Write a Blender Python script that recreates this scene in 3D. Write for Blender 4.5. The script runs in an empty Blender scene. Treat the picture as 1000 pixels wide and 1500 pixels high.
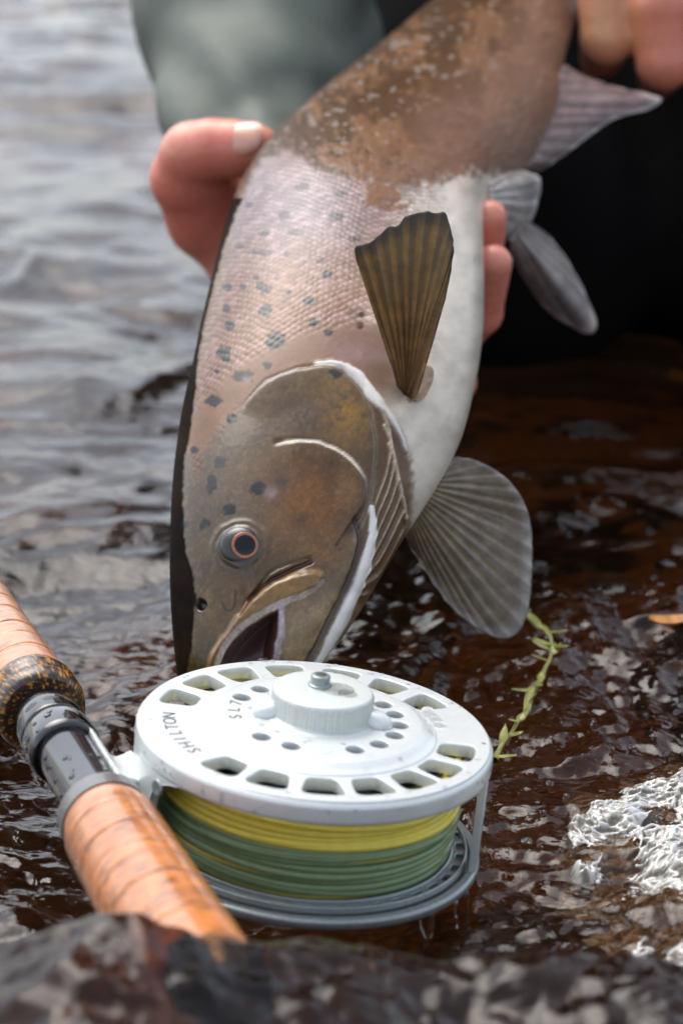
import bpy, bmesh, math, random
import numpy as np
from mathutils import Vector, Matrix

# ------------------------------------------------------------------ camera, world, sun, exposure
F, PITCH, CAM_H = 3000.0, math.radians(20), 0.312      # focal length in photo pixels (1000 x 1500)
sc = bpy.context.scene
COL = sc.collection
cam_d = bpy.data.cameras.new('camera'); cam = bpy.data.objects.new('camera', cam_d); COL.objects.link(cam)
cam.location = (0, 0, CAM_H); cam.rotation_euler = (math.pi/2 - PITCH, 0, 0)
cam_d.sensor_fit = 'VERTICAL'; cam_d.sensor_height = 36; cam_d.lens = 72
cam_d.clip_start = 0.02; cam_d.clip_end = 1000
cam_d.dof.use_dof = True; cam_d.dof.focus_distance = 0.650; cam_d.dof.aperture_fstop = 10.0
sc.camera = cam

SUN_EL, SUN_AZ = math.radians(60), math.radians(-35)    # azimuth from +Y towards +X
world = bpy.data.worlds.new('World'); sc.world = world; world.use_nodes = True
wn = world.node_tree; wn.nodes.clear()
w_out = wn.nodes.new('ShaderNodeOutputWorld'); w_bg = wn.nodes.new('ShaderNodeBackground')
w_sky = wn.nodes.new('ShaderNodeTexSky'); w_sky.sky_type = 'NISHITA'; w_sky.sun_disc = False
w_sky.sun_elevation = SUN_EL; w_sky.sun_rotation = SUN_AZ
w_sky.air_density = 1.0; w_sky.dust_density = 3.0; w_sky.ozone_density = 1.0
w_hs = wn.nodes.new('ShaderNodeHueSaturation'); w_hs.inputs['Saturation'].default_value = 0.52
w_hs.inputs['Value'].default_value = 1.0
wn.links.new(w_sky.outputs[0], w_hs.inputs['Color']); wn.links.new(w_hs.outputs[0], w_bg.inputs[0])
w_bg.inputs[1].default_value = 0.15
wn.links.new(w_bg.outputs[0], w_out.inputs[0])

sun_d = bpy.data.lights.new('sun', 'SUN'); sun_d.energy = 0.8; sun_d.angle = math.radians(50); sun_d.color = (1, .97, .92)
sun = bpy.data.objects.new('sun', sun_d); COL.objects.link(sun)
sdir = Vector((math.sin(SUN_AZ)*math.cos(SUN_EL), math.cos(SUN_AZ)*math.cos(SUN_EL), math.sin(SUN_EL)))
sun.rotation_euler = (-sdir).to_track_quat('-Z', 'Y').to_euler(); sun.location = sdir*5

sc.view_settings.view_transform = 'Standard'; sc.view_settings.look = 'None'
sc.view_settings.exposure = 1.05; sc.view_settings.gamma = 1; sc.view_settings.use_curve_mapping = False
sc.render.engine = 'CYCLES'
sc.cycles.max_bounces = 10; sc.cycles.transmission_bounces = 8; sc.cycles.use_denoising = True
sc.cycles.sample_clamp_indirect = 6

rng = np.random.default_rng(7); random.seed(7)
CAM = np.array([0, 0, CAM_H])
FW = np.array([0, math.cos(PITCH), -math.sin(PITCH)]); RT = np.array([1., 0, 0]); UP = np.array([0, math.sin(PITCH), math.cos(PITCH)])

# ------------------------------------------------------------------ helpers
def ray(x, y): return FW + (x-500)/F*RT - (y-750)/F*UP
def P(x, y, d):
    x, y, d = np.asarray(x, float), np.asarray(y, float), np.asarray(d, float)
    return CAM + d[..., None]*(FW + ((x-500)/F)[..., None]*RT - ((y-750)/F)[..., None]*UP)
def proj(q):
    v = q - CAM; d = v@FW
    return 500 + F*(v@RT)/d, 750 - F*(v@UP)/d
def unit(v): v = np.asarray(v, float); return v/np.linalg.norm(v, axis=-1, keepdims=True)
def on_plane(x, y, c, n):
    r = ray(x, y); return CAM + r*((c-CAM)@n)/(r@n)
def lin(r, g, b):
    c = np.array([r, g, b])/255.0
    return np.where(c <= .04045, c/12.92, ((c+.055)/1.055)**2.4)
def sstep(a, b, x): t = np.clip((x-a)/(b-a), 0, 1); return t*t*(3-2*t)

def _h(ix, iy, iz, seed):
    n = (ix.astype(np.int64)*374761393 + iy.astype(np.int64)*668265263 + iz.astype(np.int64)*2147483647 + seed*974634777) & 0xffffffff
    n = ((n ^ (n >> 13))*1274126177) & 0xffffffff
    n = ((n ^ (n >> 16))*2246822519) & 0xffffffff
    n = n ^ (n >> 15)
    return (n & 0xffffff)/float(0x7fffff) - 1.0
def noise(x, y, z=None, seed=0):
    x = np.asarray(x, float); y = np.asarray(y, float)
    fx, fy = np.floor(x), np.floor(y); u, v = x-fx, y-fy
    u = u*u*u*(u*(u*6-15)+10); v = v*v*v*(v*(v*6-15)+10)
    if z is None:
        k = np.zeros_like(fx)
        a, b = _h(fx, fy, k, seed), _h(fx+1, fy, k, seed); c, d = _h(fx, fy+1, k, seed), _h(fx+1, fy+1, k, seed)
        return (a*(1-u)+b*u)*(1-v) + (c*(1-u)+d*u)*v
    z = np.asarray(z, float); fz = np.floor(z); w = z-fz; w = w*w*w*(w*(w*6-15)+10); o = 0
    for k, ww in ((0, 1-w), (1, w)):
        a, b = _h(fx, fy, fz+k, seed), _h(fx+1, fy, fz+k, seed); c, d = _h(fx, fy+1, fz+k, seed), _h(fx+1, fy+1, fz+k, seed)
        o = o + ww*((a*(1-u)+b*u)*(1-v) + (c*(1-u)+d*u)*v)
    return o
def fbm(x, y, z=None, oct=4, seed=0, gain=.5):
    o = 0; a = 1.0; ang = 0.6
    for k in range(oct):
        o = o + a*noise(x, y, z, seed+k*17)
        x, y = (x*math.cos(ang)-y*math.sin(ang))*2.03 + 3.1, (x*math.sin(ang)+y*math.cos(ang))*2.03 - 1.7
        if z is not None: z = z*2.03 + 5.3
        a *= gain
    return o
def polyd(px, py, pts, reach=60):
    """distance to a polyline, signed side, and fraction along it"""
    pts = np.asarray(pts, float)
    best = np.full(px.shape, 1e9); side = np.zeros(px.shape); fr = np.zeros(px.shape)
    seg = np.linalg.norm(np.diff(pts, axis=0), axis=1); cum = np.r_[0, np.cumsum(seg)]
    m = (px > pts[:, 0].min()-reach) & (px < pts[:, 0].max()+reach) & (py > pts[:, 1].min()-reach) & (py < pts[:, 1].max()+reach)
    x, y = px[m], py[m]; b, s, f = best[m], side[m], fr[m]
    for k in range(len(seg)):
        d = (pts[k+1]-pts[k]); t = np.clip(((x-pts[k, 0])*d[0]+(y-pts[k, 1])*d[1])/(seg[k]**2+1e-9), 0, 1)
        qx, qy = x-pts[k, 0]-t*d[0], y-pts[k, 1]-t*d[1]; dd = np.hypot(qx, qy); w = dd < b
        b = np.where(w, dd, b); s = np.where(w, np.sign(d[0]*qy-d[1]*qx), s); f = np.where(w, (cum[k]+t*seg[k])/cum[-1], f)
    best[m], side[m], fr[m] = b, s, f
    return best, side, fr
def inpoly(px, py, pts):
    pts = np.asarray(pts, float); r = np.zeros(px.shape, bool); n = len(pts)
    for i in range(n):
        x0, y0 = pts[i]; x1, y1 = pts[(i+1) % n]
        c = ((y0 > py) != (y1 > py)) & (px < (x1-x0)*(py-y0)/(y1-y0+1e-12)+x0)
        r ^= c
    return r
def polysd(px, py, pts, reach=60):
    d, _, _ = polyd(px, py, list(pts)+[pts[0]], reach)
    return np.where(inpoly(px, py, pts), d, -d)       # positive inside
def smooth_line(pts, n=60):
    p = np.asarray(pts, float); k = len(p); t = np.linspace(0, k-1, n); i = np.clip(t.astype(int), 0, k-2); u = (t-i)[:, None]
    g = lambda j: p[np.clip(j, 0, k-1)]
    a, b, c, d = g(i-1), g(i), g(i+1), g(i+2)
    return .5*((2*b)+(-a+c)*u+(2*a-5*b+4*c-d)*u*u+(-a+3*b-3*c+d)*u**3)

# ---- mesh makers
def mesh_np(name, V, Q, smooth=True, cols=None, uv=None):
    V = np.asarray(V, np.float32).reshape(-1, 3); Q = np.asarray(Q, np.int32); k = Q.shape[1]
    me = bpy.data.meshes.new(name); me.vertices.add(len(V)); me.vertices.foreach_set('co', V.ravel())
    me.loops.add(Q.size); me.loops.foreach_set('vertex_index', Q.ravel())
    me.polygons.add(len(Q)); me.polygons.foreach_set('loop_start', np.arange(0, Q.size, k, dtype=np.int32))
    me.update(calc_edges=True)
    me.polygons.foreach_set('use_smooth', np.full(len(Q), smooth, bool))
    if cols is not None:
        for nm, c in cols.items():
            c = np.asarray(c, np.float32)
            if c.ndim == 1:
                at = me.attributes.new(nm, 'FLOAT', 'POINT'); at.data.foreach_set('value', c)
            else:
                at = me.attributes.new(nm, 'FLOAT_COLOR', 'POINT')
                at.data.foreach_set('color', np.c_[c, np.ones(len(c), np.float32)].astype(np.float32).ravel())
    me.validate()
    return me
def grid_faces(n, m, wrap_m=False, wrap_n=False, flip=False):
    i = np.arange(n if wrap_n else n-1); j = np.arange(m if wrap_m else m-1); I, J = np.meshgrid(i, j, indexing='ij')
    I2, J2 = (I+1) % n, (J+1) % m
    q = np.stack([I*m+J, I2*m+J, I2*m+J2, I*m+J2], -1).reshape(-1, 4)
    return q[:, ::-1] if flip else q
def link(name, me, mat=None, parent=None):
    o = bpy.data.objects.new(name, me); COL.objects.link(o)
    if mat is not None and me is not None: me.materials.append(mat)
    if parent is not None: o.parent = parent
    return o
def thing(name, label, cat, group=None, loc=(0, 0, 0)):
    o = link(name, None); o['label'] = label; o['category'] = cat
    if group: o['group'] = group
    return o
def frame_of(axis, hint=(0, 0, 1)):
    a = unit(axis); h = np.asarray(hint, float)
    if abs(a@h) > .95: h = np.array([1., 0, 0])
    e1 = unit(h - a*(a@h)); return a, e1, np.cross(a, e1)
def lathe(name, prof, org, axis, seg=96, closed=False, mat=None, parent=None, jit=None, cols=None, smooth=True, hint=(0, 0, 1)):
    """prof: rows (radius, height along axis)"""
    a, e1, e2 = frame_of(axis, hint); prof = np.asarray(prof, float); n = len(prof)
    th = np.linspace(0, 2*np.pi, seg, endpoint=False)
    r = prof[:, 0][:, None]*np.ones(seg); h = prof[:, 1][:, None]*np.ones(seg)
    if jit is not None: r, h = jit(r, h, th[None, :]*np.ones((n, 1)))
    V = org + h[..., None]*a + r[..., None]*(np.cos(th)[None, :, None]*e1 + np.sin(th)[None, :, None]*e2)
    me = mesh_np(name, V, grid_faces(n, seg, True, closed, flip=True), smooth, cols(r, h, th) if cols else None)
    return link(name, me, mat, parent)
def rprof(pts, rad=.0006, k=4):
    """round the corners of an open profile"""
    pts = [np.array(p, float) for p in pts]; out = [pts[0]]
    for i in range(1, len(pts)-1):
        a, b, c = pts[i-1], pts[i], pts[i+1]; r = min(rad, .45*np.linalg.norm(a-b), .45*np.linalg.norm(c-b))
        p0 = b+(a-b)/max(np.linalg.norm(a-b), 1e-9)*r; p1 = b+(c-b)/max(np.linalg.norm(c-b), 1e-9)*r
        for t in np.linspace(0, 1, k): out.append((1-t)**2*p0+2*t*(1-t)*b+t*t*p1)
    out.append(pts[-1]); return np.array(out)
def tube_path(name, pts, rad, seg=10, closed=False, mat=None, parent=None, cols=None):
    pts = np.asarray(pts, float); n = len(pts); rad = np.broadcast_to(np.asarray(rad, float), (n,))
    tg = unit(np.roll(pts, -1, 0)-np.roll(pts, 1, 0) if closed else np.gradient(pts, axis=0))
    e1 = np.zeros_like(pts); h = np.array([0, 0, 1.]) if abs(tg[0, 2]) < .9 else np.array([1., 0, 0])
    for i in range(n):
        h = h-tg[i]*(tg[i]@h); h /= np.linalg.norm(h); e1[i] = h
    e2 = np.cross(tg, e1); th = np.linspace(0, 2*np.pi, seg, endpoint=False)
    V = pts[:, None]+rad[:, None, None]*(np.cos(th)[None, :, None]*e1[:, None]+np.sin(th)[None, :, None]*e2[:, None])
    return link(name, mesh_np(name, V, grid_faces(n, seg, True, closed), True, cols), mat, parent)
def plate(name, outer, holes, z0, z1, M, bevel=.0004, mat=None, parent=None):
    """flat plate with holes, bevelled edges; M maps local xy z to world"""
    cu = bpy.data.curves.new('tmp', 'CURVE'); cu.dimensions = '2D'; cu.fill_mode = 'BOTH'
    for lp in [outer]+list(holes):
        sp = cu.splines.new('POLY'); sp.points.add(len(lp)-1); sp.use_cyclic_u = True
        sp.points.foreach_set('co', np.c_[np.asarray(lp), np.zeros(len(lp)), np.ones(len(lp))].astype(np.float32).ravel())
    cu.extrude = (z1-z0)/2-bevel; cu.bevel_depth = bevel; cu.bevel_resolution = 2; cu.offset = -bevel
    tmp = bpy.data.objects.new('tmp', cu); COL.objects.link(tmp)
    dg = bpy.context.evaluated_depsgraph_get(); me = bpy.data.meshes.new_from_object(tmp.evaluated_get(dg), depsgraph=dg)
    bpy.data.objects.remove(tmp); bpy.data.curves.remove(cu); me.name = name
    me.transform(M @ Matrix.Translation((0, 0, (z0+z1)/2)))
    me.shade_smooth() if hasattr(me, 'shade_smooth') else None
    try: me.set_sharp_from_angle(angle=math.radians(38))
    except Exception: pass
    me.materials.clear()
    return link(name, me, mat, parent)
def circ(r, n=64, cx=0, cy=0, a0=0): t = np.linspace(0, 2*np.pi, n, endpoint=False)+a0; return np.c_[cx+r*np.cos(t), cy+r*np.sin(t)]
def round_poly(pts, rad, k=6):
    pts = [np.array(p, float) for p in pts]; n = len(pts); out = []
    for i in range(n):
        a, b, c = pts[i-1], pts[i], pts[(i+1) % n]; r = min(rad, .48*np.linalg.norm(a-b), .48*np.linalg.norm(c-b))
        p0 = b+(a-b)/np.linalg.norm(a-b)*r; p1 = b+(c-b)/np.linalg.norm(c-b)*r
        for t in np.linspace(0, 1, k): out.append((1-t)**2*p0+2*t*(1-t)*b+t*t*p1)
    return np.array(out)
def surface_nets(fn, lo, hi, res):
    lo = np.array(lo, float); hi = np.array(hi, float); n = np.ceil((hi-lo)/res).astype(int)+1
    ax = [lo[k]+res*np.arange(n[k]) for k in range(3)]
    S = 4; ac = [lo[k]+res*(S*np.arange((n[k]+S-1)//S)+(S-1)/2) for k in range(3)]           # coarse pass, then only the cells near the surface
    Cg = np.stack(np.meshgrid(*ac, indexing='ij'), -1); Dc = fn(Cg.reshape(-1, 3)).reshape(Cg.shape[:3])
    D = np.repeat(np.repeat(np.repeat(Dc, S, 0), S, 1), S, 2)[:n[0], :n[1], :n[2]].copy()
    w_ = np.argwhere(np.abs(D) < res*S*1.6+.008*(res > .004)); D[tuple(w_.T)] = fn(lo+res*w_)
    s = D < 0; c = n-1
    cnt = np.zeros(c, int); acc = np.zeros((*c, 3)); num = np.zeros(c)
    corners = [(i, j, k) for i in (0, 1) for j in (0, 1) for k in (0, 1)]
    sl = lambda o: tuple(slice(o[q], o[q]+c[q]) for q in range(3))
    for o in corners: cnt += s[sl(o)]
    act = (cnt > 0) & (cnt < 8)
    for a in corners:
        for q in range(3):
            if a[q] == 0:
                b = list(a); b[q] = 1; da, db = D[sl(a)], D[sl(b)]; m = (da < 0) != (db < 0)
                t = np.where(m, da/(da-db+1e-30), 0); num += m
                for r_ in range(3): acc[..., r_] += m*(a[r_]+(t if r_ == q else 0))
    idx = -np.ones(c, int); w = np.argwhere(act); idx[act] = np.arange(len(w))
    V = lo+res*(w+acc[act]/num[act][:, None])
    Q = []
    for q in range(3):
        a = [slice(1, -1)]*3; a[q] = slice(0, None)
        o = [0, 0, 0]; o[q] = 1
        r1, r2 = (q+1) % 3, (q+2) % 3
        s0 = s[tuple(slice(0, n[k]-1) if k == q else slice(1, n[k]-1) for k in range(3))]
        s1 = s[tuple(slice(1, n[k]) if k == q else slice(1, n[k]-1) for k in range(3))]
        e = np.argwhere(s0 != s1); fl = s0[tuple(e.T)]
        base = e.copy(); base[:, r1] += 1; base[:, r2] += 1
        def ci(d1, d2):
            g = base.copy(); g[:, r1] += d1; g[:, r2] += d2; return idx[tuple(g.T)]
        quad = np.stack([ci(-1, -1), ci(0, -1), ci(0, 0), ci(-1, 0)], -1)
        quad[~fl] = quad[~fl][:, ::-1]; Q.append(quad)
    Q = np.concatenate(Q); return V, Q[(Q >= 0).all(1)]
def capsule(p, a, b, ra, rb):
    a, b = np.asarray(a, float), np.asarray(b, float); d = b-a; t = np.clip(((p-a)@d)/(d@d+1e-12), 0, 1)
    return np.linalg.norm(p-a-t[:, None]*d, axis=1)-(ra+(rb-ra)*t)
def smin(a, b, k): h = np.clip(.5+.5*(b-a)/k, 0, 1); return b*(1-h)+a*h-k*h*(1-h)
def chain_sdf(chains, k):
    def fn(p):
        o = None
        for ch in chains:
            c = None
            for (a, ra), (b, rb) in zip(ch[:-1], ch[1:]):
                d = capsule(p, a, b, ra, rb); c = d if c is None else smin(c, d, .0025 if k < .02 else k*.4)
            o = c if o is None else smin(o, c, k)
        return o
    return fn

# ---- materials
def nodemat(name):
    m = bpy.data.materials.new(name); m.use_nodes = True; nt = m.node_tree
    return m, nt, nt.nodes['Principled BSDF']
def N(nt, t, **kw):
    n = nt.nodes.new(t)
    for k, v in kw.items():
        if k in n.inputs: n.inputs[k].default_value = v
        else: setattr(n, k, v)
    return n
def mat_simple(name, col, rough=.4, metal=0., coat=0., noise_scale=200, bump=.02, colvar=.12, rough_var=.12, attr=None, spec=.5, coat_rough=.06, dist=.001):
    m, nt, b = nodemat(name); L = nt.links
    tc = N(nt, 'ShaderNodeTexCoord'); nz = N(nt, 'ShaderNodeTexNoise'); nz.inputs['Scale'].default_value = noise_scale; nz.inputs['Detail'].default_value = 5
    L.new(tc.outputs['Object'], nz.inputs['Vector'])
    mx = N(nt, 'ShaderNodeMix', data_type='RGBA', blend_type='MULTIPLY'); mx.inputs[0].default_value = 1
    rp = N(nt, 'ShaderNodeMapRange'); rp.inputs[1].default_value = .3; rp.inputs[2].default_value = .7; rp.inputs[3].default_value = 1-colvar; rp.inputs[4].default_value = 1+colvar*.5
    L.new(nz.outputs[0], rp.inputs[0]); L.new(rp.outputs[0], mx.inputs[7])
    if attr:
        at = N(nt, 'ShaderNodeAttribute', attribute_name=attr); L.new(at.outputs['Color'], mx.inputs[6])
    else: mx.inputs[6].default_value = (*col, 1)
    L.new(mx.outputs[2], b.inputs['Base Color'])
    rr = N(nt, 'ShaderNodeMapRange'); rr.inputs[3].default_value = max(.02, rough-rough_var); rr.inputs[4].default_value = rough+rough_var
    nz2 = N(nt, 'ShaderNodeTexNoise'); nz2.inputs['Scale'].default_value = noise_scale*.25; L.new(tc.outputs['Object'], nz2.inputs['Vector'])
    L.new(nz2.outputs[0], rr.inputs[0]); L.new(rr.outputs[0], b.inputs['Roughness'])
    b.inputs['Metallic'].default_value = metal; b.inputs['Specular IOR Level'].default_value = spec
    b.inputs['Coat Weight'].default_value = coat; b.inputs['Coat Roughness'].default_value = coat_rough
    if bump > 0:
        bp = N(nt, 'ShaderNodeBump'); bp.inputs['Strength'].default_value = bump; bp.inputs['Distance'].default_value = dist
        L.new(nz.outputs[0], bp.inputs['Height']); L.new(bp.outputs[0], b.inputs['Normal'])
    return m
def mat_water_clear(name):
    m, nt, b = nodemat(name); b.inputs['Transmission Weight'].default_value = 1; b.inputs['IOR'].default_value = 1.33; b.inputs['Roughness'].default_value = .01
    return m

M_DROP = mat_water_clear('clear_water')
# ------------------------------------------------------------------ the setting: water, riverbed
def water_height(x, y):
    far = sstep(.9, 2.2, y)
    h = (.0070+.007*far)*fbm(x*7+.3, y*9.5, oct=2, seed=3)
    r = 1-np.abs(noise(x*17+1.7*noise(x*6, y*7, seed=5), y*27+2.0, seed=11))
    h += (.0044+.002*far)*(r-.5)
    h += .0022*(1-.7*sstep(.62, 1.1, y)-.2*sstep(1.2, 2.4, y))*fbm(x*46+2*noise(x*14, y*14, seed=8), y*62, oct=2, seed=21)
    h += .0009*(1-sstep(.58, .9, y))*fbm(x*130, y*170, oct=2, seed=31)
    calm = np.exp(-((x+.03)/.10)**2-((y-.56)/.07)**2)          # sheltered under the reel
    h *= 1-.45*calm
    hump = sstep(.470, .405, y+.008*noise(x*22, y*9, seed=4))    # swell over a boulder on the near side
    h += hump*(.041+.017*np.exp(-((x+.05)/.045)**2)+.005*noise(x*13, y*13, seed=6)+.0018*noise(x*45, y*36, seed=9)+.0006*fbm(x*120, y*110, oct=2, seed=10))
    wx, wy = (x-.150)/.055, (y-.530)/.060                        # churned water beside the reel
    h += .012*np.exp(-(wx**2+wy**2)**1.5)
    return h
ys = np.r_[np.linspace(-6, .24, 26, endpoint=False), np.arange(.24, .78, .00135)]
y = ys[-1]; ext = []
while y < 3.6: y *= 1.0062; ext.append(y)
while y < 500: y *= 1.07; ext.append(y)
ys = np.r_[ys, ext]
uc = np.linspace(-.21, .21, 470); ue = .21*1.12**np.arange(1, 45); us = np.r_[-ue[::-1], uc, ue]
Yg, Ug = np.meshgrid(ys, us, indexing='ij'); Xg = Ug*np.maximum(Yg, .34)
Zg = water_height(Xg, Yg)*np.where(Yg > 8, np.clip(12/np.maximum(Yg, 1), 0, 1), 1)
m_water, nt, b = nodemat('peat_water'); L = nt.links
b.inputs['Base Color'].default_value = (.30, .165, .085, 1); b.inputs['Transmission Weight'].default_value = 1.0
b.inputs['IOR'].default_value = 1.333; b.inputs['Roughness'].default_value = .02
tc = N(nt, 'ShaderNodeTexCoord'); mp = N(nt, 'ShaderNodeMapping'); mp.inputs['Scale'].default_value = (1, 1.35, 1); L.new(tc.outputs['Object'], mp.inputs[0])
n1 = N(nt, 'ShaderNodeTexNoise'); n1.inputs['Scale'].default_value = 62; n1.inputs['Detail'].default_value = 4; n1.inputs['Roughness'].default_value = .5; n1.inputs['Distortion'].default_value = .7
n2 = N(nt, 'ShaderNodeTexNoise'); n2.inputs['Scale'].default_value = 14; n2.inputs['Detail'].default_value = 3; n2.inputs['Distortion'].default_value = .5
L.new(mp.outputs[0], n1.inputs['Vector']); L.new(mp.outputs[0], n2.inputs['Vector'])
b1 = N(nt, 'ShaderNodeBump'); b1.inputs['Strength'].default_value = .3; b1.inputs['Distance'].default_value = .004; L.new(n1.outputs[0], b1.inputs['Height'])
b2 = N(nt, 'ShaderNodeBump'); b2.inputs['Strength'].default_value = .3; b2.inputs['Distance'].default_value = .012; L.new(n2.outputs[0], b2.inputs['Height'])
L.new(b1.outputs[0], b2.inputs['Normal']); L.new(b2.outputs[0], b.inputs['Normal'])
water = link('water', mesh_np('water', np.stack([Xg, Yg, Zg], -1), grid_faces(len(ys), len(us), flip=True)), m_water); water['kind'] = 'structure'

# riverbed: dark cobbles under shallow peat water, deep away from the camera
bx = np.r_[np.linspace(-300, -1.2, 12), np.linspace(-1.0, 1.0, 300), np.linspace(1.2, 300, 12)]
by = np.r_[np.linspace(-8, 0, 6), np.linspace(.1, 1.6, 260), np.geomspace(1.7, 520, 24)]
BY, BX = np.meshgrid(by, bx, indexing='ij')
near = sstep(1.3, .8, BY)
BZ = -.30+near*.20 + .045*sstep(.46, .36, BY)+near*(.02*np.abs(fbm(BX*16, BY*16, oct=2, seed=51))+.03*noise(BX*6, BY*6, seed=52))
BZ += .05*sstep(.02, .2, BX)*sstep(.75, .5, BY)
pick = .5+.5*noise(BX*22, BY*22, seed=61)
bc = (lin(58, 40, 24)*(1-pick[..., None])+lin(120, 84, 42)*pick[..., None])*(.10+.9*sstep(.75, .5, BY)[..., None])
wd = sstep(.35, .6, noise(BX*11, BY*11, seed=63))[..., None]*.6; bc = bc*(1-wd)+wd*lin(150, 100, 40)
m_bed = mat_simple('riverbed_stone', None, .7, attr='Col', noise_scale=60, colvar=.5, bump=.4, dist=.004)
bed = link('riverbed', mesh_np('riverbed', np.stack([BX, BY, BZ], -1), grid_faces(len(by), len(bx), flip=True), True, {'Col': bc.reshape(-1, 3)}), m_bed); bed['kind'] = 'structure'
# ------------------------------------------------------------------ fly reel
RN = unit(np.array([0.10225, 0.05414, 0.99328])); RC = np.array([-0.007619, 0.542148, 0.046673])   # face normal and centre
REX = unit(np.cross([0, 1, 0], RN)); REY = np.cross(RN, REX)
MR = Matrix(((REX[0], REY[0], RN[0], RC[0]), (REX[1], REY[1], RN[1], RC[1]), (REX[2], REY[2], RN[2], RC[2]), (0, 0, 0, 1)))
def RL(x, y, z): return RC+np.asarray(x)[..., None]*REX+np.asarray(y)[..., None]*REY+np.asarray(z)[..., None]*RN
m_reel = mat_simple('satin_white_alloy', lin(212, 216, 214), .34, metal=.25, coat=.25, noise_scale=900, bump=.03, colvar=.06, coat_rough=.12, dist=.0004)
m_knob = mat_simple('bead_blasted_alloy', lin(205, 210, 205), .45, metal=.35, noise_scale=2500, bump=.12, colvar=.10, dist=.0003)
m_edge = mat_simple('grey_alloy', lin(150, 158, 158), .32, metal=.55, coat=.2, noise_scale=700, bump=.04, colvar=.12, dist=.0004)
m_ink = mat_simple('engraved_black', lin(50, 54, 58), .6, noise_scale=500, bump=0)
m_dark = mat_simple('dark_recess', lin(60, 66, 60), .5, noise_scale=500, bump=0)
reel = thing('fly_reel', 'white ventilated fly reel holding yellow and green line, in front of the trout', 'fly reel')
mm = .001
WIN = [164, 143.5, 124, 103, 80, 59, 38, -13, -32.5, -49.5, -68, -87, -107, -126]
holes = []
for a in WIN:
    a = math.radians(a); w0, w1 = math.radians(6.6), math.radians(8.0)
    tt_ = np.linspace(0, 2*np.pi, 44, endpoint=False); sgp = lambda v: np.sign(v)*np.abs(v)**.44
    rr_ = 41.9+5.4*sgp(np.cos(tt_)); aa_ = a+(w0+(w1-w0)*(rr_-36.5)/10.8)*sgp(np.sin(tt_))
    holes.append(np.c_[rr_*mm*np.cos(aa_), rr_*mm*np.sin(aa_)])
plate('face_plate', circ(51.3*mm, 160), holes+[circ(31.5*mm, 96)], -2.6*mm, 1.5*mm, MR, .45*mm, m_reel, reel)
lathe('rim', rprof([(50.6, .9), (51.35, .9), (52.4, -.2), (52.5, -4.6), (52.0, -5.5), (50.2, -5.5), (49.8, -4.6), (50.4, -2.9)], .9, 5)*mm, RC, RN, 180, False, m_reel, reel)
lathe('inner_step', rprof([(36.0, .9), (35.5, 1.9), (33.8, 2.6), (31.2, 4.3), (29.6, 4.45)], 1.0, 5)*mm, RC, RN, 140, False, m_reel, reel)
HOL = [157, 135, 115, 95, 75, 55, 35, 17, -2, -21, -42, -63, -107, -130]
rh = [circ(2.75*mm, 26, 24.2*mm*math.cos(math.radians(a)), 24.2*mm*math.sin(math.radians(a))) for a in HOL]
plate('hub_plate', circ(31.0*mm, 120), rh, 1.0*mm, 4.4*mm, MR, .35*mm, m_reel, reel)
a = math.radians(-85); plate('plugged_hole', circ(2.7*mm, 26, 24.2*mm*math.cos(a), 24.2*mm*math.sin(a)), [], 3.6*mm, 4.55*mm, MR, .2*mm, m_knob, reel)
KC = RL(1.2*mm, 1.6*mm, 0.)
def knurl(r, h, th):
    k = (h > 5.0*mm) & (h < 11.6*mm) & (r > 13*mm)
    return r+np.where(k, .12*mm*np.sign(np.sin(th*90)), 0), h
lathe('drag_knob', rprof([(17.2, 4.3), (16.2, 4.9), (14.9, 5.1), (14.9, 8), (14.9, 11.4), (14.2, 12.5), (9, 12.6), (4.2, 12.6), (0.02, 12.6)], .5, 3)*mm, KC, RN, 360, False, m_knob, reel, knurl)
post = lathe('screw_post', rprof([(3.6, 12.5), (3.4, 13.2), (2.9, 13.4), (2.9, 15.6), (2.5, 16.1), (0.02, 16.1)], .3, 3)*mm, KC+REY*.002-REX*.0012, RN, 48, False, m_edge, reel)
lathe('screw_slot', np.array([(1.7, 16.12), (1.5, 16.25), (0.02, 16.25)])*mm, KC+REY*.002-REX*.0012, RN, 24, False, m_dark, post)
# tabs either side of the knob
for ang, rr in ((193, 15.6), (-14, 16.2)):
    a = math.radians(ang); c0 = np.array([rr*math.cos(a), rr*math.sin(a), 5.6])*mm+np.array([1.2, 1.6, 0])*mm; dr = np.array([math.cos(a), math.sin(a), 0])
    th, ph = np.meshgrid(np.linspace(0, 2*np.pi, 28, endpoint=False), np.linspace(0, np.pi, 16), indexing='xy')
    l = np.stack([5.2*np.sin(ph)*np.cos(th), 3.8*np.sin(ph)*np.sin(th), 3.3*np.cos(ph)], -1)*mm
    tn = np.array([-dr[1], dr[0], 0]); q = c0+l[..., :1]*dr+l[..., 1:2]*tn+l[..., 2:3]*np.array([0, 0, 1.]) - dr*(l[..., 2:3])*.35
    link('knob_tab', mesh_np('knob_tab', RL(q[..., 0], q[..., 1], q[..., 2]), grid_faces(16, 28, True)), m_reel, reel)
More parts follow.
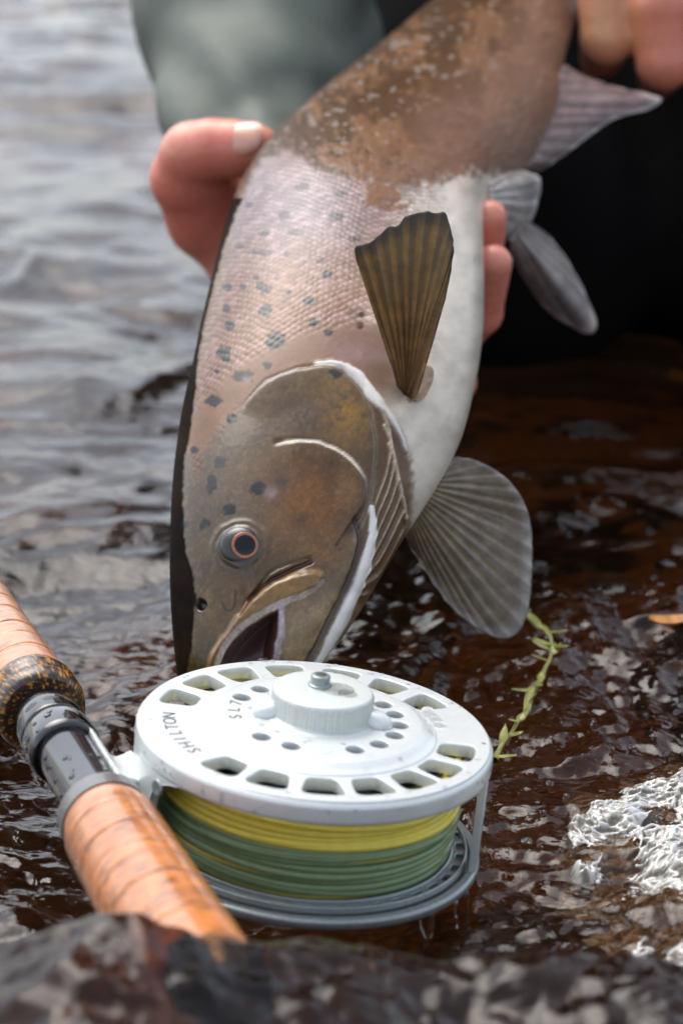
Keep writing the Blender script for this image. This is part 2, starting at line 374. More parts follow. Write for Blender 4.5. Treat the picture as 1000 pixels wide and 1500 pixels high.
# engraved lettering
def letters(txt, r, z, size, a_mid, spread, parent):
    for i, ch in enumerate(txt):
        cu = bpy.data.curves.new('t', 'FONT'); cu.body = ch; cu.size = size; cu.align_x = 'CENTER'; cu.extrude = .00004; cu.offset = -size*.002
        o = bpy.data.objects.new('t', cu); COL.objects.link(o); dg = bpy.context.evaluated_depsgraph_get()
        me = bpy.data.meshes.new_from_object(o.evaluated_get(dg), depsgraph=dg); bpy.data.objects.remove(o); bpy.data.curves.remove(cu)
        ang = math.radians(a_mid+spread/2-spread*i/(len(txt)-1))
        me.transform(MR @ Matrix.Translation((r*math.cos(ang), r*math.sin(ang), z)) @ Matrix.Rotation(ang-math.pi/2, 4, 'Z'))
        me.materials.clear(); link('engraved_letter', me, m_ink, parent)
letters('SHILTON', 41.0*mm, 1.54*mm, 5.6*mm, 200.5, 34, reel)
letters('SL7', 22.6*mm, 4.44*mm, 5.2*mm, 182, 25, reel)
# cage: wall beside the rod, posts, lower ring, spool flange
hh = np.linspace(-4.6, -34.5, 40); uu = np.linspace(-1, 1, 40); HH, UU = np.meshgrid(hh, uu, indexing='ij')
half = np.radians(19+17*np.exp((HH+5)/3.2)+10*np.exp(-(HH+34.5)/2.5)); AA = np.radians(190)+UU*half
shell = np.concatenate([RL(r*mm*np.cos(AA), r*mm*np.sin(AA), HH*mm)[None] for r in (52.3, 49.6)])
Vs = shell.reshape(-1, 3); q0 = grid_faces(40, 40); n0 = 1600
bord = np.r_[np.arange(40), np.arange(79, 1600, 40), np.arange(1598, 1559, -1), np.arange(1520, 0, -40)]
qb = np.stack([bord, np.roll(bord, -1), np.roll(bord, -1)+n0, bord+n0], -1)
link('cage_wall', mesh_np('cage_wall', Vs, np.r_[q0[:, ::-1], q0+n0, qb]), m_reel, reel)
for ang in (-13, 62, 118):
    a = math.radians(ang); pr = round_poly([(-2.6*mm, -1.1*mm), (2.6*mm, -1.1*mm), (2.6*mm, 1.1*mm), (-2.6*mm, 1.1*mm)], .5*mm, 3)
    Mx = MR @ Matrix.Rotation(a, 4, 'Z') @ Matrix.Translation((51.0*mm, 0, 0)) @ Matrix.Rotation(math.pi/2, 4, 'Z')
    plate('cage_post', pr, [], -34.2*mm, -4.8*mm, Mx, .2*mm, m_reel, reel)
a = math.radians(214); sc_c = RL(52.25*mm*math.cos(a), 52.25*mm*math.sin(a), -9.5*mm); sd = REX*math.cos(a)+REY*math.sin(a)
lathe('wall_screw', np.array([(2.6, -.2), (2.6, .35), (2.1, .5), (1.4, .2), (.02, .15)])*mm, sc_c, sd, 28, False, m_edge, reel)
lathe('lower_ring', rprof([(49.4, -34.6), (49.6, -34.0), (51.9, -34.0), (52.6, -34.8), (52.6, -36.4), (51.9, -37.2), (49.6, -37.2), (49.2, -36), (49.4, -34.6)], .6, 4)*mm, RC, RN, 180, False, m_edge, reel)
sl = []
for k in range(40):
    a = 2*math.pi*k/40; w = math.radians(2.9)
    sl.append(round_poly([(r*mm*math.cos(a+t), r*mm*math.sin(a+t)) for r, t in ((45.4, -w), (47.6, -w), (47.6, w), (45.4, w))], .7*mm, 3))
plate('spool_flange', circ(48.7*mm, 160), sl+[circ(12*mm, 48)], -34.4*mm, -33.0*mm, MR, .25*mm, m_edge, reel)
lathe('flange_lip', rprof([(48.6, -33.4), (48.6, -32.2), (47.9, -31.9), (47.6, -33.0)], .3, 3)*mm, RC, RN, 150, False, m_edge, reel)
lathe('inner_lip', rprof([(44.6, -33.2), (44.4, -32.2), (43.6, -31.9), (43.2, -33.0)], .3, 3)*mm, RC, RN, 150, False, m_edge, reel)
lathe('back_plate', rprof([(49.3, -36.2), (30, -37.0), (.02, -37.4)], .6, 3)*mm, RC, RN, 120, False, m_edge, reel)
lathe('spool_drum', np.array([(39.5, -2.7), (39.5, -33.1)])*mm, RC, RN, 120, False, m_dark, reel)
# line wound on the spool, wrap by wrap
m_yel = mat_simple('yellow_line', lin(236, 218, 84), .33, coat=.35, noise_scale=300, bump=.03, colvar=.08)
m_grn = mat_simple('green_line', lin(126, 150, 104), .33, coat=.35, noise_scale=300, bump=.03, colvar=.10)
t = np.linspace(0, 2*np.pi, 120, endpoint=False)
def wrap(h, r, rad, mat, amp, nm='line_wrap'):
    p = random.uniform(0, 6.28); q = random.uniform(0, 6.28)
    z = h+amp*np.sin(t+p)+amp*.5*np.sin(2*t+q); rr = r+.25*np.sin(t*2+q)+.18*np.sin(3*t+p)
    tube_path(nm, RL(rr*mm*np.cos(t), rr*mm*np.sin(t), z*mm), rad*mm, 10, True, mat, reel)
for i, h in enumerate(np.arange(-4.6, -32.2, -1.86)):
    bulge = 41.6+1.5*math.sin(math.pi*min(1, max(0, (-h-2)/31)))
    col = m_yel if i < 7 else m_grn
    wrap(h, bulge-.2*(i % 2), 1.16, col, .45)
    if i in (1, 3, 6, 8, 10, 12, 13): wrap(h-.9, bulge+.65, 1.1, col, .9)
    wrap(h-.6, bulge-1.5, 1.1, m_yel if i < 7 or i in (9, 12) else m_grn, .3)
wrap(-20.2, 43.3, .7, m_yel, .5); wrap(-26.5, 43.0, .7, m_yel, .7); wrap(-31.2, 42.3, .9, m_yel, .3)

# ------------------------------------------------------------------ fly rod
PC = RC-RN*.0145                                     # the rod's axis lies in this plane, square to the reel's axis
A0 = on_plane(60, 1040, PC, RN); A1 = on_plane(262, 1385, PC, RN); RD = unit(A1-A0)
def RT_(y): q = on_plane(60+(y-1040)*202/345, y, PC, RN); return float((q-A0)@RD)
rod = thing('fly_rod', 'wet cork-handled fly rod with black reel seat, lying in the shallow water', 'fly rod')
def cork_cols(base, seed):
    def fn(r, h, th):
        x = np.cos(th)[None, :]*r*900; yy = np.sin(th)[None, :]*r*900; z = h*900
        w = .5+.5*fbm(x*.16, yy*.16, z*.9, oct=4, seed=seed); sp = sstep(.22, .6, fbm(x*.3, yy*.3, z*.8, oct=3, seed=seed+5))
        c = base*(.78+.44*w[..., None]); c = c*(1-.62*sp[..., None])+.62*sp[..., None]*lin(96, 50, 22)
        return {'Col': c.reshape(-1, 3)}
    return fn
m_cork = mat_simple('wet_cork', None, .3, attr='Col', coat=.8, coat_rough=.05, noise_scale=500, bump=.10, colvar=.14, dist=.0006)
m_comp = mat_simple('composite_cork', None, .4, attr='Col', coat=.55, coat_rough=.10, noise_scale=900, bump=.25, colvar=.2, dist=.0006)
m_black = mat_simple('gloss_black', lin(12, 13, 15), .12, coat=.8, noise_scale=300, bump=.01, colvar=.1)
m_seat = mat_simple('gunmetal_seat', lin(30, 32, 36), .16, metal=.3, coat=.6, noise_scale=300, bump=.01)
m_band = mat_simple('grey_rubber_band', lin(96, 92, 92), .35, coat=.5, noise_scale=600, bump=.08)
def cork_run(t0, t1, rad_fn, base, seed0, n):
    e = np.linspace(t0, t1, n+1); e[1:-1] += (t1-t0)/n*rng.uniform(-.28, .28, n-1)
    for i in range(n):
        a_, b_ = e[i], e[i+1]; zz = np.linspace(a_, b_, 14); g = .25*mm
        pr = np.array([(rad_fn(z)+.05*mm*math.sin(i*2.3), z) for z in zz])
        pr[0, 0] -= g*.3; pr[-1, 0] -= g*.3
        pr = np.r_[[(rad_fn(a_)*.6, a_)], pr, [(rad_fn(b_)*.6, b_)]]
        tint = base*(.88+.22*random.random())
        lathe('cork_ring', pr, A0, RD, 90, False, m_cork, rod, cols=cork_cols(tint, seed0+i*3))
base = lin(200, 122, 60)
tc1 = RT_(1206)
low = lambda t_: float(np.interp(t_-tc1, [0, .006, .02, .05, .075, .11, .15, .19], np.array([12.2, 13.4, 13.6, 14.0, 14.6, 14.8, 14.0, 13.6])*mm))
tce = RT_(1450); cork_run(tc1, tce, low, base, 100, 8)
tu = RT_(1018)
upr = lambda t_: float(np.interp(tu-t_, [0, .01, .05, .12, .30], np.array([13.6, 12.9, 11.6, 11.4, 10.5])*mm))
cork_run(tu-.30, tu, upr, base*1.02, 300, 24)
def comp_cols(r, h, th):
    x = np.cos(th)[None, :]*r*1600; yy = np.sin(th)[None, :]*r*1600; z = h*1600
    s = sstep(.28, .42, noise(x, yy, z, seed=71)); s2 = sstep(.3, .5, noise(x*1.7, yy*1.7, z*1.7, seed=72))
    c = lin(38, 30, 24)*np.ones((*r.shape, 3)); c = c*(1-s[..., None])+s[..., None]*lin(190, 130, 40); c = c*(1-.6*s2[..., None])+.6*s2[..., None]*lin(120, 60, 24)
    return {'Col': c.reshape(-1, 3)}
te = RT_(1046)
zz = np.linspace(tu, te-.0015, 12)
prc = [(13.6*mm, tu)]+[(13.7*mm+.0006*math.sin(k), z) for k, z in enumerate(zz[1:-1])]+[(13.5*mm, te-.001), (12.6*mm, te)]+[(r*mm, te+.0002) for r in np.linspace(12, 6.5, 14)]
lathe('composite_ring', np.array(prc), A0, RD, 160, False, m_comp, rod, cols=comp_cols)
tn = te+.006
th_p = []
for k in range(10):
    z = te+(tn-te)*k/9*1.25; th_p += [(8.6*mm, z), (8.1*mm, z+.0004)]
lathe('thread', np.array(th_p), A0, RD, 72, False, m_seat, rod)
tb = RT_(1106)
nut_len = tb-tn
lathe('locking_nut', rprof([(8, 0), (9.6, .2), (10.4, 1.0), (10.4, nut_len/mm*.42), (9.6, nut_len/mm*.45), (9.6, nut_len/mm*.5), (10.9, nut_len/mm*.54), (10.9, nut_len/mm*.92), (10.0, nut_len/mm), (8.6, nut_len/mm)], .5, 3)*mm, A0+RD*tn, RD, 96, False, m_black, rod)
for k in range(10):
    a_ = 2*math.pi*k/10; ax, e1, e2 = frame_of(RD); dr = math.cos(a_)*e1+math.sin(a_)*e2
    c0 = A0+RD*(tn+nut_len*.22)+dr*10.35*mm; tg = np.cross(RD, dr); th2, r2 = np.linspace(0, 2*np.pi, 20, endpoint=False), np.linspace(1, 0, 5)
    R2, T2 = np.meshgrid(r2, th2, indexing='ij')
    V = c0+(R2*np.cos(T2)*2.3*mm)[..., None]*tg+(R2*np.sin(T2)*1.1*mm)[..., None]*RD+((.12-.0*R2)*mm-(R2*np.cos(T2)*2.3*mm)**2/(2*10.4*mm))[..., None]*dr
    link('nut_slot', mesh_np('nut_slot', V, grid_faces(5, 20, True, flip=True)), m_dark, rod)
ts = RT_(1186)
lathe('seat_barrel', rprof([(8.7, tb/mm-.5), (8.7, ts/mm-2), (9.4, ts/mm-1), (9.4, ts/mm+2)], .4, 3)*mm, A0, RD, 80, False, m_seat, rod)
lathe('winding_check', rprof([(8.8, ts/mm-.6), (11.0, ts/mm), (12.4, ts/mm+2), (12.6, tc1/mm+.3)], .8, 4)*mm, A0, RD, 90, False, m_band, rod)
bt = tu-.30
lathe('rod_blank', np.array([(10.3*mm, bt+.001), (8*mm, bt-.004), (6*mm, bt-.012), (5.6*mm, bt-.03), (4.6*mm, bt-1.4)]), A0, RD, 24, False, m_black, rod)
lathe('butt_cap', rprof([(13.6, tce/mm-.2), (13.6, tce/mm+5), (12, tce/mm+13), (.05, tce/mm+15)], 2, 4)*mm, A0, RD, 48, False, m_black, rod)
# reel foot: arm from the cage wall to the seat, saddle along the seat
wa = RL(50.5*mm*math.cos(math.radians(190)), 50.5*mm*math.sin(math.radians(190)), -14.5*mm)
tm = float((wa-A0)@RD); foot_c = A0+RD*tm; ad = unit(foot_c-wa); ga = np.linalg.norm(foot_c-wa)
nrm = np.cross(RD, ad)
def foot_fn(p):
    l = p-wa; u = l@ad; v = l@RD; w = l@nrm
    tt = np.clip(u/ga, 0, 1); hv = 7.5*mm+7*mm*(np.abs(tt-.45)*1.6)**2
    d1 = np.maximum(np.maximum(np.abs(v)-hv, np.abs(w)-2.2*mm), np.maximum(-u-1*mm, u-(ga-8*mm)))
    rr = np.linalg.norm(p-A0-((p-A0)@RD)[:, None]*RD, axis=1); d2 = np.maximum(np.abs(rr-9.4*mm)-1.1*mm, np.maximum(np.abs(v+1*mm)-24*mm, u-(ga-6.0*mm)))
    return smin(d1, d2, 2.5*mm)
lo = np.minimum(wa, foot_c)-.03; hi = np.maximum(wa, foot_c)+.03
V, Q = surface_nets(foot_fn, lo, hi, .0010); link('reel_foot', mesh_np('reel_foot', V, Q), m_reel, reel)
# ------------------------------------------------------------------ trout
# stations along the fish: dorsal edge, ventral edge (photo pixels), distance, half thickness in mm
ST = np.array([
 (292, 1047, 412, 1042, .668, 2.0), (272, 1034, 446, 1022, .668, 8.0), (260, 988, 468, 974, .671, 14.5), (253, 925, 506, 925, .676, 19.0),
 (249, 850, 544, 866, .683, 22.5), (250, 765, 590, 786, .693, 25.5), (255, 690, 640, 704, .706, 29.0), (266, 612, 676, 634, .722, 33.0),
 (282, 543, 695, 562, .741, 36.0), (296, 478, 706, 496, .762, 38.0), (312, 412, 708, 430, .785, 39.0), (328, 350, 707, 370, .808, 39.0),
 (347, 300, 708, 322, .832, 38.5), (376, 255, 722, 285, .858, 37.0), (412, 212, 762, 256, .885, 34.5), (455, 166, 796, 212, .910, 31.5),
 (505, 122, 818, 164, .933, 28.0), (560, 75, 822, 112, .956, 24.0), (612, 28, 832, 62, .982, 20.0), (668, -24, 854, 4, 1.012, 17.0),
 (730, -76, 890, -46, 1.045, 14.0), (800, -130, 930, -105, 1.075, 10.0), (850, -165, 958, -150, 1.095, 3.0)], float)
NS, NN, NF = 1000, 420, 130
Lp, Rp = P(ST[:, 0], ST[:, 1], ST[:, 4]), P(ST[:, 2], ST[:, 3], ST[:, 4])
dense = smooth_line(np.c_[Lp, Rp, ST[:, 5:]*mm], NS)
cen0 = (dense[:, :3]+dense[:, 3:6])/2; arc = np.r_[0, np.cumsum(np.linalg.norm(np.diff(cen0, axis=0), axis=1))]
# even out spacing (denser towards the head)
tgt = np.linspace(0, 1, NS)**1.18*arc[-1]; dense = np.stack([np.interp(tgt, arc, dense[:, k]) for k in range(7)], 1)
Ld, Rd, TT = dense[:, :3], dense[:, 3:6], dense[:, 6]
cen = (Ld+Rd)/2; hu = (Rd-Ld)/2; hl = np.linalg.norm(hu, axis=1); uvec = hu/hl[:, None]
axd = unit(np.gradient(cen, axis=0))
wv = np.cross(uvec, axd); wv *= np.sign(-(wv@FW))[:, None]; wv = unit(wv-uvec*(wv*uvec).sum(1)[:, None])
ker = np.hanning(61); ker /= ker.sum()
wv = unit(np.stack([np.convolve(np.pad(wv[:, k], 30, 'edge'), ker, 'valid') for k in range(3)], 1))
thn = np.linspace(0, np.pi, NN); thf = np.linspace(np.pi, 2*np.pi, NF)[1:-1]
def section(th):
    c, s = np.cos(th), np.sin(th)
    sx = np.sign(s)*np.abs(s)**.92
    return cen[:, None]-hu[:, None]*c[None, :, None]+(TT[:, None]*sx[None])[..., None]*wv[:, None]
Vn = section(thn)
fx, fy = proj(Vn)                                                  # where each flank point shows
V2 = (arc*0+tgt)[:, None]*np.ones((1, NN)); VT = np.ones((NS, 1))*thn[None]
gx = tgt[:, None]*np.ones((1, NN)); gy = np.cumsum(np.r_[0, np.diff(thn)])[None]*hl[:, None]   # metres along / around the flank
nfine = fbm(fx/9, fy/9, oct=3, seed=5); nmid = fbm(fx/38, fy/38, oct=3, seed=15); nbig = fbm(fx/90, fy/90, oct=3, seed=25)
ox, oy = fx, fy
# ---- colour by zone (skin pigment, with reflections painted in on the flank)
def A(r, g, b): return lin(r, g, b)[None, None]
def over(c, mask, col, k=1.0): m_ = np.clip(mask*k, 0, 1)[..., None]; return c*(1-m_)+col*m_
vfrac = VT/np.pi
c = A(174, 134, 110)*np.ones((NS, NN, 1))
c = over(c, sstep(.50, .74, vfrac+.03*nmid), A(226, 216, 202))
c = over(c, sstep(.40, .12, vfrac+.03*nmid), A(140, 116, 98), .7)
c = over(c, np.exp(-((fx-440)/120)**2-((fy-300)/75)**2), A(168, 160, 172), .7)  # sheen of the sky on the upper flank, painted as lavender-grey
# rear body brown: skin tone and the angler's reflection painted as one
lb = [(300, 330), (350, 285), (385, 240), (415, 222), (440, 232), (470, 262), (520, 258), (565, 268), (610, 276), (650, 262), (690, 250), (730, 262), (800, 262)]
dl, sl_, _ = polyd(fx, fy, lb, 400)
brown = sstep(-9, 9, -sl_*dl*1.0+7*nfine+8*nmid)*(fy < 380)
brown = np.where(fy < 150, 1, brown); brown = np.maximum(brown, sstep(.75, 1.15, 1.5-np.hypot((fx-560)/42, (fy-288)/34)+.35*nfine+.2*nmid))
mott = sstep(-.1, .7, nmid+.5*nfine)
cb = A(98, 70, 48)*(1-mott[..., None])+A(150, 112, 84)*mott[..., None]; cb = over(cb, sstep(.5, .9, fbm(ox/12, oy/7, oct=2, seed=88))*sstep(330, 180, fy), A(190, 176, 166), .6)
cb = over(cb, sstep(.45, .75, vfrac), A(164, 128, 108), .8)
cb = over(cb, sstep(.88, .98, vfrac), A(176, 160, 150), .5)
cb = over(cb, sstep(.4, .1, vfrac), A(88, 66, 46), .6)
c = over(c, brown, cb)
# head
opl = smooth_line([(292, 700), (300, 660), (320, 630), (350, 602), (378, 570), (410, 547), (440, 537), (470, 533), (502, 540), (534, 572), (562, 604), (586, 640), (600, 690), (602, 730)], 80)
head_poly = [(200, 1100), (200, 660), (262, 640)]+[tuple(p) for p in opl]+[(604, 780), (640, 1100)]
hd = sstep(-10, 10, polysd(fx, fy, head_poly, 140)+4*nfine)
hc = A(126, 102, 72)*(1+.30*nmid[..., None]+.18*nbig[..., None])
hc = over(hc, sstep(360, 280, fx+10*nmid), A(98, 84, 60), .8)
hc = over(hc, np.exp(-((fx-440)/70)**2-((fy-730)/55)**2), A(172, 112, 62), .75)
hc = over(hc, np.exp(-((fx-505)/34)**2-((fy-600)/48)**2)*(.65+.6*nfine), A(196, 148, 74), .9)
hc = over(hc, np.exp(-((fx-440)/38)**2-((fy-605)/30)**2), A(96, 72, 62), .7)
hc = over(hc, np.exp(-((fx-345)/60)**2-((fy-745)/60)**2), A(122, 116, 106), .6)
hc = over(hc, np.exp(-((fx-480)/45)**2-((fy-800)/40)**2), A(168, 122, 82), .6)
hc = over(hc, sstep(840, 900, fy)*sstep(400, 425, fx), A(186, 160, 126), .9)
hc = over(hc, sstep(900, 960, fy)*sstep(350, 300, fx), A(88, 74, 34), .8)
hc = over(hc, .55*sstep(.25, .6, nfine+.4*nmid), A(96, 74, 50), .55)
hc = over(hc, .5*sstep(.35, .7, fbm(fx/5, fy/5, oct=2, seed=77)), A(190, 160, 110), .35)
c = over(c, hd, hc)
# shoulder skin between head and scales
sh = smooth_line([(285, 640), (305, 615), (340, 575), (380, 545), (430, 518), (480, 505), (540, 500), (590, 505)], 60)
ds, ss, fs = polyd(fx, fy, sh, 90)
c = over(c, sstep(26, 8, ds)*(1-hd), A(150, 118, 94), .7)
c = over(c, np.exp(-((fx-560)/42)**2-((fy-545)/42)**2), A(136, 96, 66), .85)
c = over(c, np.exp(-((fx-520)/45)**2-((fy-515)/18)**2), A(180, 150, 150), .6)
# dorsal strip
dors = smooth_line([(352, 300), (334, 345), (318, 400), (304, 460), (292, 516), (281, 620), (270, 680), (268, 732), (272, 800), (286, 860), (283, 920), (275, 990), (275, 1040)], 80)
dd_, sd_, _ = polyd(fx, fy, dors, 90)
dstrip = sstep(-2.5, 2.5, sd_*dd_+1.5*nfine)*(fy > 290)*(fx < 420)
c = over(c, dstrip*(fx < 420), A(40, 30, 14)*(1+.5*nmid[..., None]))
# displacement (metres, outwards) collected here
disp = np.zeros((NS, NN)); gloss = np.full((NS, NN), .30)
# ---- scales on the flank: an offset lattice of overlapping scales
pitch = 3.0*mm
ca, sa = math.cos(.62), math.sin(.62)
p1, p2 = (gx*1.0+gy*.72)/pitch, (gx*1.0-gy*.72)/pitch
p1 = p1+.3*fbm(ox/26, oy/26, oct=3, seed=57); p2 = p2+.3*fbm(ox/26, oy/26, oct=3, seed=58)
u1, u2 = p1-np.floor(p1), p2-np.floor(p2)
edge = np.minimum(np.minimum(u1, 1-u1), np.minimum(u2, 1-u2))
cell = _h(np.floor(p1), np.floor(p2), np.zeros_like(p1), 9)
scm = (1-hd)*(1-.75*brown)*sstep(10, 34, ds*np.where(ss < 0, 1, 1))*(1-dstrip)*sstep(.80, .62, vfrac)*sstep(200, 260, fy)
scm *= np.where((fy > 520) & (fx > 470), 0, 1)
scm = np.clip(scm, 0, 1)
disp += scm*(.00016*sstep(0, .35, edge)+.00008*(u1+u2-1))
c = c*(1+scm[..., None]*(.22*cell[..., None]-.50*sstep(.20, .03, edge)[..., None]+.12))
c = over(c, scm*(cell > .55)*.5, A(205, 178, 186), .5)
gloss = gloss-.08*scm*(cell > .2)
rough_skin = brown*(.00012*nfine+.0002*sstep(.2, .8, nmid)); disp += rough_skin
disp += (1-scm)*.000012*fbm(fx/4, fy/4, oct=2, seed=91)
# ---- spots
SP = [(314, 588, 11, 8), (338, 614, 8, 7), (322, 676, 9, 9), (310, 708, 7, 12), (336, 748, 9, 8), (300, 768, 7, 7), (380, 715, 11, 9), (492, 550, 9, 6), (392, 535, 7, 5), (356, 551, 13, 9),
      (329, 517, 9, 10), (337, 478, 8, 7), (387, 422, 10, 8), (388, 455, 11, 9), (406, 498, 13, 10), (398, 506, 9, 6), (453, 441, 10, 6), (461, 472, 7, 6), (480, 403, 9, 6), (482, 488, 6, 5), (422, 428, 4, 3), (387, 370, 14, 5),
      (417, 315, 9, 6), (491, 318, 10, 6), (431, 340, 12, 5), (499, 284, 9, 4), (442, 274, 10, 5), (333, 420, 7, 5), (332, 451, 5, 5), (356, 421, 5, 4), (376, 407, 4, 3), (419, 373, 5, 3), (387, 342, 7, 4), (352, 360, 8, 4),
      (470, 382, 6, 4), (520, 350, 8, 4), (365, 300, 8, 4), (318, 545, 5, 4), (270, 770, 6, 6), (285, 660, 5, 5)]
for i, (x, y_, rx, ry) in enumerate(SP):
    e = np.hypot((fx-x)/(rx*1.12), (fy-y_)/(ry*1.12))+.32*fbm(fx/7+i, fy/7, oct=2, seed=33)
    k = .72 if y_ < 400 else .97
    c = over(c, sstep(1.15, .75, e), A(36, 36, 42), k)
for x, y_, r in ((529, 461, 5), (527, 477, 6)): c = over(c, sstep(1.2, .6, np.hypot(fx-x, fy-y_)/r), A(84, 34, 26), .9)
c = over(c, np.exp(-(np.hypot(fx-412, fy-706)/15)**2), A(78, 68, 66), .7)
c = over(c, np.exp(-(np.hypot(fx-440, fy-762)/11)**2), A(98, 76, 58), .6)
for x, y_, r in ((396, 722, 9), (360, 556, 5)): c = over(c, np.exp(-(np.hypot(fx-x, fy-y_)/r)**2), A(196, 176, 178), .6)
fx = ox+1.1*fbm(ox/16, oy/16, oct=2, seed=55); fy = oy+1.1*fbm(ox/16, oy/16, oct=2, seed=56)
# ---- opercle: raised plate with a step at its rear edge
opc = smooth_line([(350, 606), (378, 570), (410, 549), (470, 536), (502, 545), (532, 580), (545, 620), (550, 660), (545, 706), (538, 742), (520, 790)], 70)
d, s, f = polyd(fx, fy, opc, 60)
endf = sstep(0, .12, f)*sstep(1, .85, f)
inside = sstep(-3, 3, s*d)
disp += .0014*inside*sstep(55, 0, d)*endf
disp -= .0006*np.exp(-(d/3.0)**2)*endf
c = over(c, np.exp(-((d-2.0)/2.6)**2)*sstep(.35, .55, f), A(196, 180, 160), .6)
c = over(c, np.exp(-(d/5)**2)*sstep(.02, .1, f)*sstep(.3, .2, f), A(200, 192, 188), .45)
# white gill membrane line
gm = smooth_line([(462, 534), (486, 532), (508, 539), (528, 556), (545, 578), (562, 602), (580, 632), (594, 662)], 50)
d, s, f = polyd(fx, fy, gm, 40); wdt = .6+7*np.sin(np.pi*np.clip(f, 0, 1))**.7+.8*nfine
c = over(c, sstep(wdt+2, wdt-1, d), A(236, 232, 226), .95); disp += .0010*sstep(wdt+4, 0, d)
# preopercle ridge
pr = smooth_line([(405, 647), (440, 645), (472, 650), (498, 662), (520, 682), (533, 704), (533, 730), (524, 752), (508, 778), (494, 800)], 60)
d, s, f = polyd(fx, fy, pr, 60); wdt = 2.2+1.5*np.sin(np.pi*np.clip(f*1.6, 0, 1))
c = over(c, sstep(wdt+1.5, wdt-1, d)*sstep(.72, .5, f)*sstep(0, .12, f), A(226, 214, 200), .9)
disp += .0010*sstep(-3, 3, s*d)*sstep(50, 0, d)*sstep(0, .15, f)*sstep(1, .8, f); disp -= .0006*np.exp(-(d/3.5)**2)
c = over(c, np.exp(-((d-3)/4)**2)*sstep(.5, .7, f), A(86, 56, 52), .5)
# branchiostegal zone
bz = [(545, 590), (560, 604), (584, 640), (600, 682), (598, 735), (590, 790), (560, 850), (530, 890), (520, 880), (546, 810), (548, 740), (552, 690), (552, 640)]
zs = sstep(-4, 4, polysd(fx, fy, bz, 40))
c = over(c, zs, A(128, 92, 58), .95)
for i in range(7):
    o = i*11.5
    ln = smooth_line([(556+o*.55, 598+o*2.3), (571+o*.42, 640+o*2.2), (566+o*.35, 690+o*1.6), (549+o*.14, 738+o*1.7), (536-o*.1, 790+o*1.2)], 40)
    d, s, f = polyd(ox, oy, ln, 20)
    c = over(c, sstep(3.2, 1.0, d+1.2*f)*zs*sstep(1, .8, f), A(214, 196, 172), .85); disp += zs*.0007*np.exp(-(d/2.6)**2)
# white throat band and purple groove
tb_ = smooth_line([(542, 742), (545, 770), (541, 800), (530, 838), (514, 876), (494, 920), (470, 966), (452, 1000)], 60)
d, s, f = polyd(fx, fy, tb_, 50); wdt = 1+8*np.sin(np.pi*np.clip(f*.85+.02, 0, 1))**.7+.8*nfine
c = over(c, sstep(wdt+2, wdt-1, d), A(236, 232, 228), .96); disp += .0012*sstep(wdt+5, 0, d)
gr = smooth_line([(520, 762), (528, 790), (522, 822), (506, 862), (488, 900), (468, 940), (448, 978)], 50)
d, s, f = polyd(fx, fy, gr, 40)
c = over(c, sstep(8, 2, d), A(84, 56, 56), .75); disp -= .0012*np.exp(-(d/4)**2)
# maxilla (upper jaw bone)
mxp = smooth_line([(300, 985), (308, 955), (330, 925), (352, 892), (372, 872), (398, 852), (430, 840), (462, 834), (474, 842), (468, 860), (452, 872), (420, 884), (390, 896), (362, 914), (338, 936), (322, 962), (316, 990)], 90)
md = polysd(fx, fy, mxp, 60)
c = over(c, sstep(-1, 3, md), A(172, 134, 88)*(1+.25*nfine[..., None]), .85); disp += .0022*sstep(-3, 11, md)
lipl = smooth_line([(316, 990), (324, 958), (340, 932), (364, 911), (390, 894), (420, 881), (452, 869), (470, 852)], 50)
d, s, f = polyd(fx, fy, lipl, 40)
c = over(c, sstep(6, 2.5, d), A(206, 192, 188), .9)
disp += .0004*np.exp(-(d/2)**2)*np.sin(f*260)
gap = smooth_line([(366, 876), (385, 858), (408, 844), (432, 832), (456, 822)], 30)
d, s, f = polyd(fx, fy, gap, 40); c = over(c, sstep(6, 1.5, d), A(92, 50, 60), .8); disp -= .0016*np.exp(-(d/3.5)**2)
ug = smooth_line([(374, 868), (392, 842), (420, 826), (456, 816)], 30); d, s, f = polyd(fx, fy, ug, 40); c = over(c, sstep(4, 1, d), A(110, 88, 40), .7); disp -= .0008*np.exp(-(d/3)**2)
# mouth cavity and lower jaw lip
mo = [(318, 992), (326, 962), (342, 938), (366, 916), (392, 900), (409, 890), (408, 920), (403, 950), (398, 975), (394, 1046), (340, 1048), (318, 1046)]
mo_d = polysd(fx, fy, mo, 60)
deep = sstep(0, 11, mo_d)
c = over(c, sstep(-.5, 2.5, mo_d), A(122, 88, 84)); c = over(c, sstep(8, 22, mo_d), A(96, 62, 60))
disp -= np.minimum(deep*.020, TT[:, None]*.86*np.abs(np.sin(VT)))
jl = smooth_line([(411, 888), (411, 920), (406, 950), (401, 978), (398, 1040)], 30); d, s, f = polyd(fx, fy, jl, 40)
c = over(c, sstep(9, 3, d)*(mo_d < 1), A(200, 186, 194), .85); disp += .0006*np.exp(-(d/5)**2)*(mo_d < 0)
